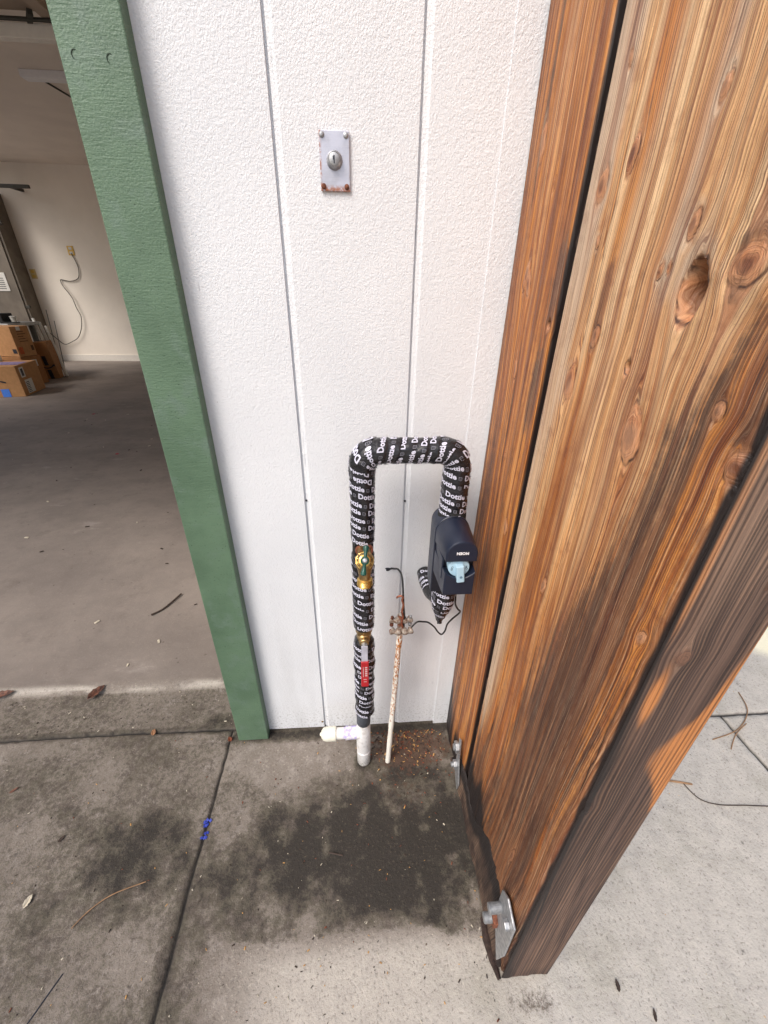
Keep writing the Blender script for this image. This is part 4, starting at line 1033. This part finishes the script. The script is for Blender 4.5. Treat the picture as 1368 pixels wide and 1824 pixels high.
# lower right leg and its elbow into the wall ---------------------------
P_, R_ = [], []
for i in range(60):
    t = i/59; z = .66-(.66-.497)*t
    r = .0222 if z > .556 else .0222-(.0222-.0050)*((.556-z)/(.556-.497))**1.25
    P_.append(Vector((XR+.0010, PY+.012*max(0, (.57-z)/.07), z))); R_.append(r)
wrap_piece('tape_wrap', P_, R_, rng, [(False, .055, .150)], 'lower right section of the taped insulation, tapering to a point', 4)
tube_ = smooth_path([(XR-.006, PY+.012, .565), (XR-.016, PY+.04, .560), (XR-.020, PY+.07, .560), (XR-.022, -.001, .562)], 8)
ew = MB().tube(tube_, [.0200-.0001*i for i in range(len(tube_))], 32, rfun=lambda L, th: .0005*math.sin(L*160+th*1))
ea, eb = Vector((XR-.014, PY+.030, .5605)), Vector((XR-.022, -.001, .562))
def elbow_frame(s): return ea.lerp(eb, s/.075), (eb-ea).normalized(), Vector((.7, 0, .7)), .0195, Vector((-.7, 0, .7))
wrap_words(ew, elbow_frame, .070, .0195, True, .004, .066, rng, off=.0010)
ew.build('wall_elbow_wrap', [M['tape'], M['print'], M['print2']], ri, smooth=True)
MB().tube([(XR+.001, PY+.012, .500), (XR+.002, PY+.011, .492), (XR-.002, PY+.013, .486)], [.0055, .0058, .0012], 8).build('tape_tail', M['tape'], ri)

# ================================================================== WATER MONITOR DEVICE
dv = thing('water_monitor', (.172, -.12, .66), 'dark navy shutoff valve housing with a pale blue dial, clamped on the right pipe', 'water shutoff monitor')
def dshape(w, zc, zb, n=22, sq=1.0):
    pts_ = [(-w, zb), (w, zb)]
    for i in range(n+1):
        a = math.pi*i/n; pts_.append((w*math.cos(a), zc+w*sq*math.sin(a)))
    return pts_
def dloft(name, secs, mat, par_, bev=0):
    """secs: (y, cx, w, zc, zb)"""
    mb = MB(); k = None; vs = []
    for (y, cx, w, zc, zb) in secs:
        p_ = dshape(w, zc, zb); k = len(p_); vs += [(cx+a, y, b) for a, b in p_]
    fs = [(i*k+j, i*k+(j+1) % k, (i+1)*k+(j+1) % k, (i+1)*k+j) for i in range(len(secs)-1) for j in range(k)]+[tuple(range(k)), tuple((len(secs)-1)*k+j for j in range(k))]
    mb.add(vs, fs); return mb.build(name, mat, par_, smooth=True, bevel=bev)
DX = .1715
dloft('rear_shell', [(-.072, DX, .0285, .7465, .618), (-.104, DX+.0005, .0312, .7480, .612), (-.1255, DX+.001, .0318, .7480, .610)], M['navy'], dv, .002)
dloft('seam_ring', [(-.1256, DX+.001, .0304, .7480, .612), (-.1275, DX+.001, .0304, .7480, .612)], M['navyd'], dv)
# front shell: upper hood + lower jaw, dial pocket between
FY_ = -.200
hood = dloft('hood', [(-.1276, DX+.001, .0315, .7475, .7300), (-.160, DX+.001, .0295, .7475, .7310), (-.1985, DX+.001, .0268, .7470, .7335), (FY_, DX+.001, .0262, .7465, .7342)], M['navy'], dv, .0015)
# mid block behind the dial
MB().b2(DX+.001-.0285, DX+.001+.0285, -.178, -.1277, .690, .7300).build('dial_pocket', M['navyd'], dv, bevel=.001)
sdw = MB()
for sg in (-1,):
    sdw.b2(DX+.001-.0288, DX+.001-.0256, -.184, -.1277, .688, .7300)
sdw.build('cheek', M['navy'], dv, bevel=.0012)
jaw = MB(); vs = []
nx = 17; prof_y = [(-.1277, .0305), (-.165, .0288), (-.1965, .0268), (-.2010, .0262)]
for (y, w) in prof_y:
    row = [(-w, .6640+.0), (w, .6640)]
    for i in range(nx): 
        t = 1-2*i/(nx-1); row.append((w*t, .7130-.0140*(1-t*t)*(1.0 if y < -.17 else .7)))
    vs += [(DX+.001+a, y, b-(.0008 if y > -.15 else 0)) for a, b in row]
k = nx+2
jaw.add(vs, [(i*k+j, i*k+(j+1) % k, (i+1)*k+(j+1) % k, (i+1)*k+j) for i in range(3) for j in range(k)]+[tuple(range(k)), tuple(3*k+j for j in range(k))])
jaw.build('jaw', M['navy'], dv, smooth=True, bevel=.0016)
dial = MB().lathe((DX-.0005, -.1782, .7180), (0, -1, 0), [(0, .0180), (.0140, .0186), (.0162, .0180), (.0166, .0172)], 40).build('dial', M['knobw'], dv, smooth=True)
kb = MB().box((DX+.001, -.1985, .7100), (.0135, .012, .034), Matrix.Rotation(R(-7), 3, 'Y')); par(kb.build('dial_grip', M['knobw'], None, bevel=.0018), dial)
par(MB().lathe((DX+.0022, -.2047, .7050), (0, -1, 0), [(0, .0026), (.0003, .0026), (.0003, .0018), (-.0005, .0016)], 6).build('grip_socket', simple('blue_grey_plastic', lin(104, 136, 160), .5)), dial)
def flat_text(body, size, bold, c, U, V, mat, name, parent):
    me = text_mesh(body, size, bold); V_, F_ = cut_mesh(me, [])
    U = Vector(U); V = Vector(V); c = Vector(c)
    ys = [v[1] for v in V_]; cy = (min(ys)+max(ys))/2
    mb = MB().add([c+U*a+V*(b-cy) for a, b, _ in V_], F_)
    o = mb.build(name, mat, None); par(o, parent); return o
flat_text('MOEN', .0072, .00035, (DX+.001, FY_-.0019, .7520), (-1, 0, 0), (0, 0, -1), M['white'], 'lettering', hood)
flat_text('OFF', .0052, .0001, (DX-.0125, -.1950, .7170), (-.25, 0, -.97), (.97, 0, -.25), M['ink'], 'lettering', dial)
flat_text('ON', .0052, .0001, (DX+.0125, -.1950, .7180), (-.2, 0, .97), (-.97, 0, -.2), M['ink'], 'lettering', dial)
# clamp foam under the hood
MB().lathe((XR, PY, .765), (0, 0, 1), [(0, .0262), (.012, .0255), (.020, .0235)], 28).build('collar', M['foam'], dv, smooth=True)

# ================================================================== GROUND PIPE, CLAMP, WIRES
def cpt(x, y, z): return Vector((x, y, z))
gp = thing('steel_pipe', (.07, -.104, 0), 'thin white painted pipe with rust, rising beside the taped pipe', 'pipe')
PB = Vector((.0705, -.104, -.01)); PT = Vector((.0935, -.075, .505))
n = 60; mb = MB().tube([PB.lerp(PT, i/n) for i in range(n+1)], .0066, 20, rfun=lambda L, th: .0004*math.sin(L*90+th*2)); mb.build('pipe', M['rustpaint'], gp, smooth=True)
MB().tube([PB.lerp(PT, .925), PB.lerp(PT, .965), PT], [.0072, .0080, .0070], 14).build('pipe_end', M['rust'], gp, smooth=True)
cl = thing('ground_clamp', (.094, -.078, .50), 'corroded bronze ground clamp with bolts at the top of the thin white pipe', 'pipe clamp')
cc = PB.lerp(PT, .955)
grim = simple('grimy_zinc', lin(168, 160, 150), .6, .3, var=.25, sc=220, bump=.0008, bs=500, c2=lin(112, 86, 70))
for k, (dz, dy) in enumerate([(.010, .004), (-.010, -.010)]):
    o_ = MB()
    for sg in (-1, 1):
        pth = smooth_path([cc+Vector((sg*.004, dy-.004, dz+.001)), cc+Vector((sg*.010, dy-.008, dz)), cc+Vector((sg*.017, dy-.006, dz)), cc+Vector((sg*.023, dy-.003, dz+.001))], 5)
        o_.tube(pth, [.0068+.0018*math.sin(i*.6) for i in range(len(pth))], 12)
    o_.tube([cc+Vector((0, dy, dz-.005)), cc+Vector((0, dy, dz+.006))], .0092, 14)
    o_.build('clamp_jaw', grim, cl, smooth=True)
for (dx, dy, dz, rusty) in [(-.0205, -.004, .006, 1), (.0205, -.004, .006, 0)]:
    b_ = MB().lathe(cc+Vector((dx, dy+.006, dz-.014)), (0, -.25, 1), [(0, .0046), (.006, .0046), (.0065, .0028), (.034, .0028), (.035, .0012)], 12); b_.build('bolt', M['rust'] if rusty else M['steel'], cl)
for (dx, dy, dz, rusty) in [(-.021, -.018, -.012, 1), (.020, -.018, -.012, 0)]:
    b_ = MB().lathe(cc+Vector((dx, dy+.006, dz)), (0, -1, .3), [(0, .0060), (.005, .0060), (.007, .0048), (.0078, .0030)], 14); b_.build('screw_head', M['rust'] if rusty else grim, cl, smooth=True)
# wire from the clamp up into the hole in the wall
def wall(x, z, y=0.): return Vector((x, y, z))
wp = smooth_path([cc+Vector((.006, -.006, -.004)), cc+Vector((.0065, -.006, .020)), cc+Vector((.004, -.002, .052)), Vector((.0945, -.050, .585)), Vector((.0885, -.028, .592)), Vector((.0800, -.010, .582)), Vector((.0735, .002, .5745))], 8)
tag(MB().tube(wp, .0021, 12).build('ground_wire', M['cable'], smooth=True), 'black wire curving from the clamp up into the wall hole', 'wire')
hl = MB()
hp = []
for j in range(22):
    a = 2*math.pi*j/22; r = 1+.3*math.sin(a*3+1); hp.append((.0085*r*math.cos(a), .0042*r*math.sin(a)+.001))
hl.prism(hp, (.0695, -.0009, .5735), (1, 0, .1), (0, 0, 1), (0, -1, 0), .0004)
tag(hl.build('wire_hole', M['ink']), 'ragged dark hole where the wire enters the siding', 'hole')
cw = [cc+Vector((.0015+.0015*math.sin(i*1.1), -.012+.001*math.cos(i*.9)+.0009*i*.6, -.012+.0052*i)) for i in range(18)]
cw += [cw[-1]+Vector((-.004, .001, .003)), cw[-1]+Vector((-.009, .002, .001)), cw[-1]+Vector((-.013, .003, -.003))]
tag(MB().tube(smooth_path(cw, 3), .0023, 10).build('copper_wire', M['copper'], smooth=True), 'bare copper wire standing up from the clamp', 'wire')
wr = smooth_path([cc+Vector((.018, -.012, -.010)), (.127, -.082, .487), (.142, -.078, .484), (.155, -.075, .478), (.170, -.073, .462), (.181, -.071, .443), (.190, -.070, .435), (.197, -.070, .446), (.2005, -.070, .466), (.210, -.072, .484), (.2205, -.075, .500), (.2225, -.080, .513), (.214, -.088, .527), (.206, -.092, .545), (.203, -.096, .57), (.20, -.09, .62)], 7)
tag(MB().tube(wr, .0019, 10).build('power_cable', M['cable'], smooth=True), 'thin black cable sagging from the clamp and looping up behind the navy housing', 'cable')
# scraped paint and tape next to the elbow
# ================================================================== LITTER
def leaf(name, x, y, rz, L, Wd, mat, label, curl=.3, pitch=.2, cat='leaf', group=None, z0=.0):
    n, k = 10, 5; mb = MB(); vs = []
    for i in range(n+1):
        t = i/n; w = Wd*math.sin(math.pi*min(1, t*1.02))**.7*(1-.3*t)*.5+.0004
        for j in range(k):
            s = -1+2*j/(k-1); jag = 1+.16*math.sin(i*2.3+s*3)
            vs.append(Vector((L*(t-.5), s*w*jag, curl*abs(s)*w+.25*curl*L*(t-.5)**2*2+.0009)))
    fs = [(i*k+j, i*k+j+1, (i+1)*k+j+1, (i+1)*k+j) for i in range(n) for j in range(k-1)]
    mb.add(vs, fs); o = mb.build(name, mat, smooth=True)
    so_ = o.modifiers.new('thickness', 'SOLIDIFY'); so_.thickness = .0004
    o.location = (x, y, z0+.001); o.rotation_euler = (pitch, -pitch*.5, rz)
    return tag(o, label, cat, group)
leaf('dry_leaf', -.83, .155, R(55), .055, .026, M['leaf'], 'curled brown leaf on the worn concrete lip of the garage', .9, .25, group='fallen leaves', z0=.006)
leaf('dry_leaf', -1.113, .160, R(15), .07, .026, M['leaf'], 'dark curled leaf at the left photo edge on the concrete lip', .9, .2, group='fallen leaves', z0=.006)
leaf('dry_leaf', -.600, .016, R(100), .020, .014, M['leafl'], 'small tan leaf lying across the joint in front of the garage', .4, .1, group='fallen leaves')
leaf('dry_leaf', -.885, -.121, R(40), .020, .007, M['leaf'], 'tiny dark red leaf on the left slab', .3, .1, group='fallen leaves')
leaf('dry_leaf', -.700, -.236, R(60), .016, .007, M['bitd'], 'tiny dark leaf in the middle of the left slab', .4, .1, group='fallen leaves')
leaf('pale_leaf', -.700, -.345, R(80), .022, .012, M['bitl'], 'pale crumpled leaf scrap on the left slab', .7, .15, group='fallen leaves')
leaf('dry_leaf', .466, -.536, R(80), .016, .008, M['bitd'], 'dark crumb of leaf on the pale concrete right of the column foot', .8, .2, group='fallen leaves')
leaf('dry_leaf', .513, -.574, R(70), .016, .006, M['bitd'], 'narrow dark leaf near the bottom right of the photo', .6, .2, group='fallen leaves')
leaf('dry_leaf', -.375, -.018, R(120), .016, .014, M['bits'], 'orange rust scrap beside the foot of the green post', .5, .1, group='fallen leaves')
leaf('red_petal', -1.828, 2.294, 0, .03, .022, M['petal'], 'red petal on the garage floor, nearer one', .4, .1, 'petal', 'red petals on the garage floor', .016)
leaf('red_petal', -2.635, 3.463, .6, .034, .022, M['petal'], 'red petal on the garage floor, farther one', .4, .1, 'petal', 'red petals on the garage floor', .016)
def thin(name, pts_, r, mat, label, cat):
    return tag(MB().tube(smooth_path(pts_, 6), r, 7).build(name, mat, smooth=True), label, cat)
thin('twig', [(-.805, .49, .020), (-.775, .52, .019), (-.755, .56, .020), (-.735, .61, .021)], .0035, M['twig'], 'dark twig on the garage floor near the green post', 'twig')
thin('curved_stem', [(-.585, -.394, .004), (-.565, -.368, .003), (-.53, -.345, .003), (-.47, -.328, .003)], .0011, M['needle'], 'thin curved tan stem on the left slab', 'stem')
thin('wood_chip', [(-.080, -.301, .003), (-.065, -.304, .003), (-.048, -.308, .003)], .0015, M['twig'], 'short tan twig on the dark stain', 'twig')
thin('pine_needle', [(1.23, .045, .004), (1.20, -.02, .006), (1.12, -.075, .004), (1.02, -.100, .003)], .0016, M['needle'], 'curved pine needle crossing the joint right of the column', 'pine needle')
thin('pine_needle', [(1.16, -.06, .005), (1.10, -.09, .004), (1.05, -.13, .003)], .0014, M['needle'], 'short pine needle touching the curved one', 'pine needle')
thin('wood_sliver', [(.78, -.196, .004), (.82, -.202, .004), (.868, -.212, .003)], .0026, M['needle'], 'tan wood sliver poking out beside the column edge', 'wood sliver')
thin('long_stem', [(.845, -.205, .003), (.86, -.245, .003), (.90, -.262, .003), (.97, -.268, .003), (1.06, -.276, .003), (1.2, -.285, .003)], .0013, M['twig'], 'long thin dark stem lying on the pale concrete at right', 'stem')
thin('concrete_crack', [(-.565, -.455, .0006), (-.580, -.49, .0006), (-.600, -.54, .0006), (-.612, -.60, .0006)], .0012, M['ink'], 'fine dark crack at the bottom left of the slab', 'crack')
for i, (x, y, s) in enumerate([(-.374, -.224, .012), (-.373, -.2485, .010)]):
    mb = MB(); rr = random.Random(i+4)
    for k in range(7):
        mb.box((x+rr.uniform(-s, s)*.6, y+rr.uniform(-s, s)*.6, .0005+rr.random()*.002), (s*.55, s*.45, .0018), Matrix.Rotation(rr.random()*3, 3, 'Z') @ Matrix.Rotation(rr.uniform(-.4, .4), 3, 'X'))
    tag(mb.build('blue_chip', M['bluechip']), ['crumbled blue paint chip on the slab joint, the upper one', 'blue paint chip wedged in the slab joint, just below the other'][i], 'paint chip', 'blue paint chips')
# loose crumbs
def crumbs(name, n, fx, mats, label, seed):
    rr = random.Random(seed); mb = MB()
    for k in range(n):
        x, y, s = fx(rr)
        rot = Matrix.Rotation(rr.random()*6.28, 3, 'Z') @ Matrix.Rotation(rr.uniform(-.6, .6), 3, 'X')
        d = (s*rr.uniform(.6, 1.8), s*rr.uniform(.35, .8), s*rr.uniform(.15, .4))
        mb.box((x, y, .0012+d[2]*.4), d, rot, mi=rr.randrange(len(mats)), taper=rr.uniform(.3, .8))
    tag(mb.build(name, mats), label, 'debris', kind='stuff')
def f_corner(rr):
    while True:
        x = rr.gauss(.13, .07); y = -.02-abs(rr.gauss(0, .06))
        if .02 < x < .243 and y > -.24 and math.hypot(x-XP, y-PY) > .02 and math.hypot(x-.07, y+.104) > .01: return x, y, rr.uniform(.0018, .0052)
crumbs('leaf_crumbs', 520, f_corner, [M['bits'], M['bits'], M['bitd'], M['bity'], M['bitd']], 'rust coloured leaf crumbs gathered in the corner by the white wall', 11)
def f_all(rr):
    while True:
        x = rr.uniform(-1.1, .24); y = rr.uniform(-.65, -.01)
        if rr.random() < .35+.65*math.exp(-((x-.05)/.25)**2): return x, y, rr.uniform(.0012, .0040)
crumbs('ground_crumbs', 620, f_all, [M['bitl'], M['bity'], M['bits'], M['bitd'], M['bitd'], M['bitd']], 'scattered pale and brown crumbs on the stained slab', 12)
def f_lip(rr): return rr.uniform(-1.3, -.36), rr.uniform(.02, .15), rr.uniform(.0015, .005)
crumbs('lip_crumbs', 130, f_lip, [M['bitl'], M['bitd'], M['bitd']], 'crumbs on the rough concrete strip before the garage floor', 13)
def f_right(rr): return rr.uniform(.38, 1.5), rr.uniform(-.65, .1), rr.uniform(.0010, .0030)
crumbs('grit', 160, f_right, [M['bitd'], M['bity'], M['bitl']], 'fine grit on the pale concrete right of the column', 14)
def f_floor(rr): return rr.uniform(-3.4, -.5), rr.uniform(.25, 3.5), rr.uniform(.004, .014)
rr = random.Random(5); mb = MB()
for k in range(90):
    x, y, s = f_floor(rr); mb.box((x, y, .0165), (s*1.4, s*.6, s*.25), Matrix.Rotation(rr.random()*6, 3, 'Z'), mi=rr.randrange(3))
tag(mb.build('floor_dust', [M['bitd'], M['bitl'], M['bitd']]), 'small scraps scattered over the garage floor', 'debris', kind='stuff')
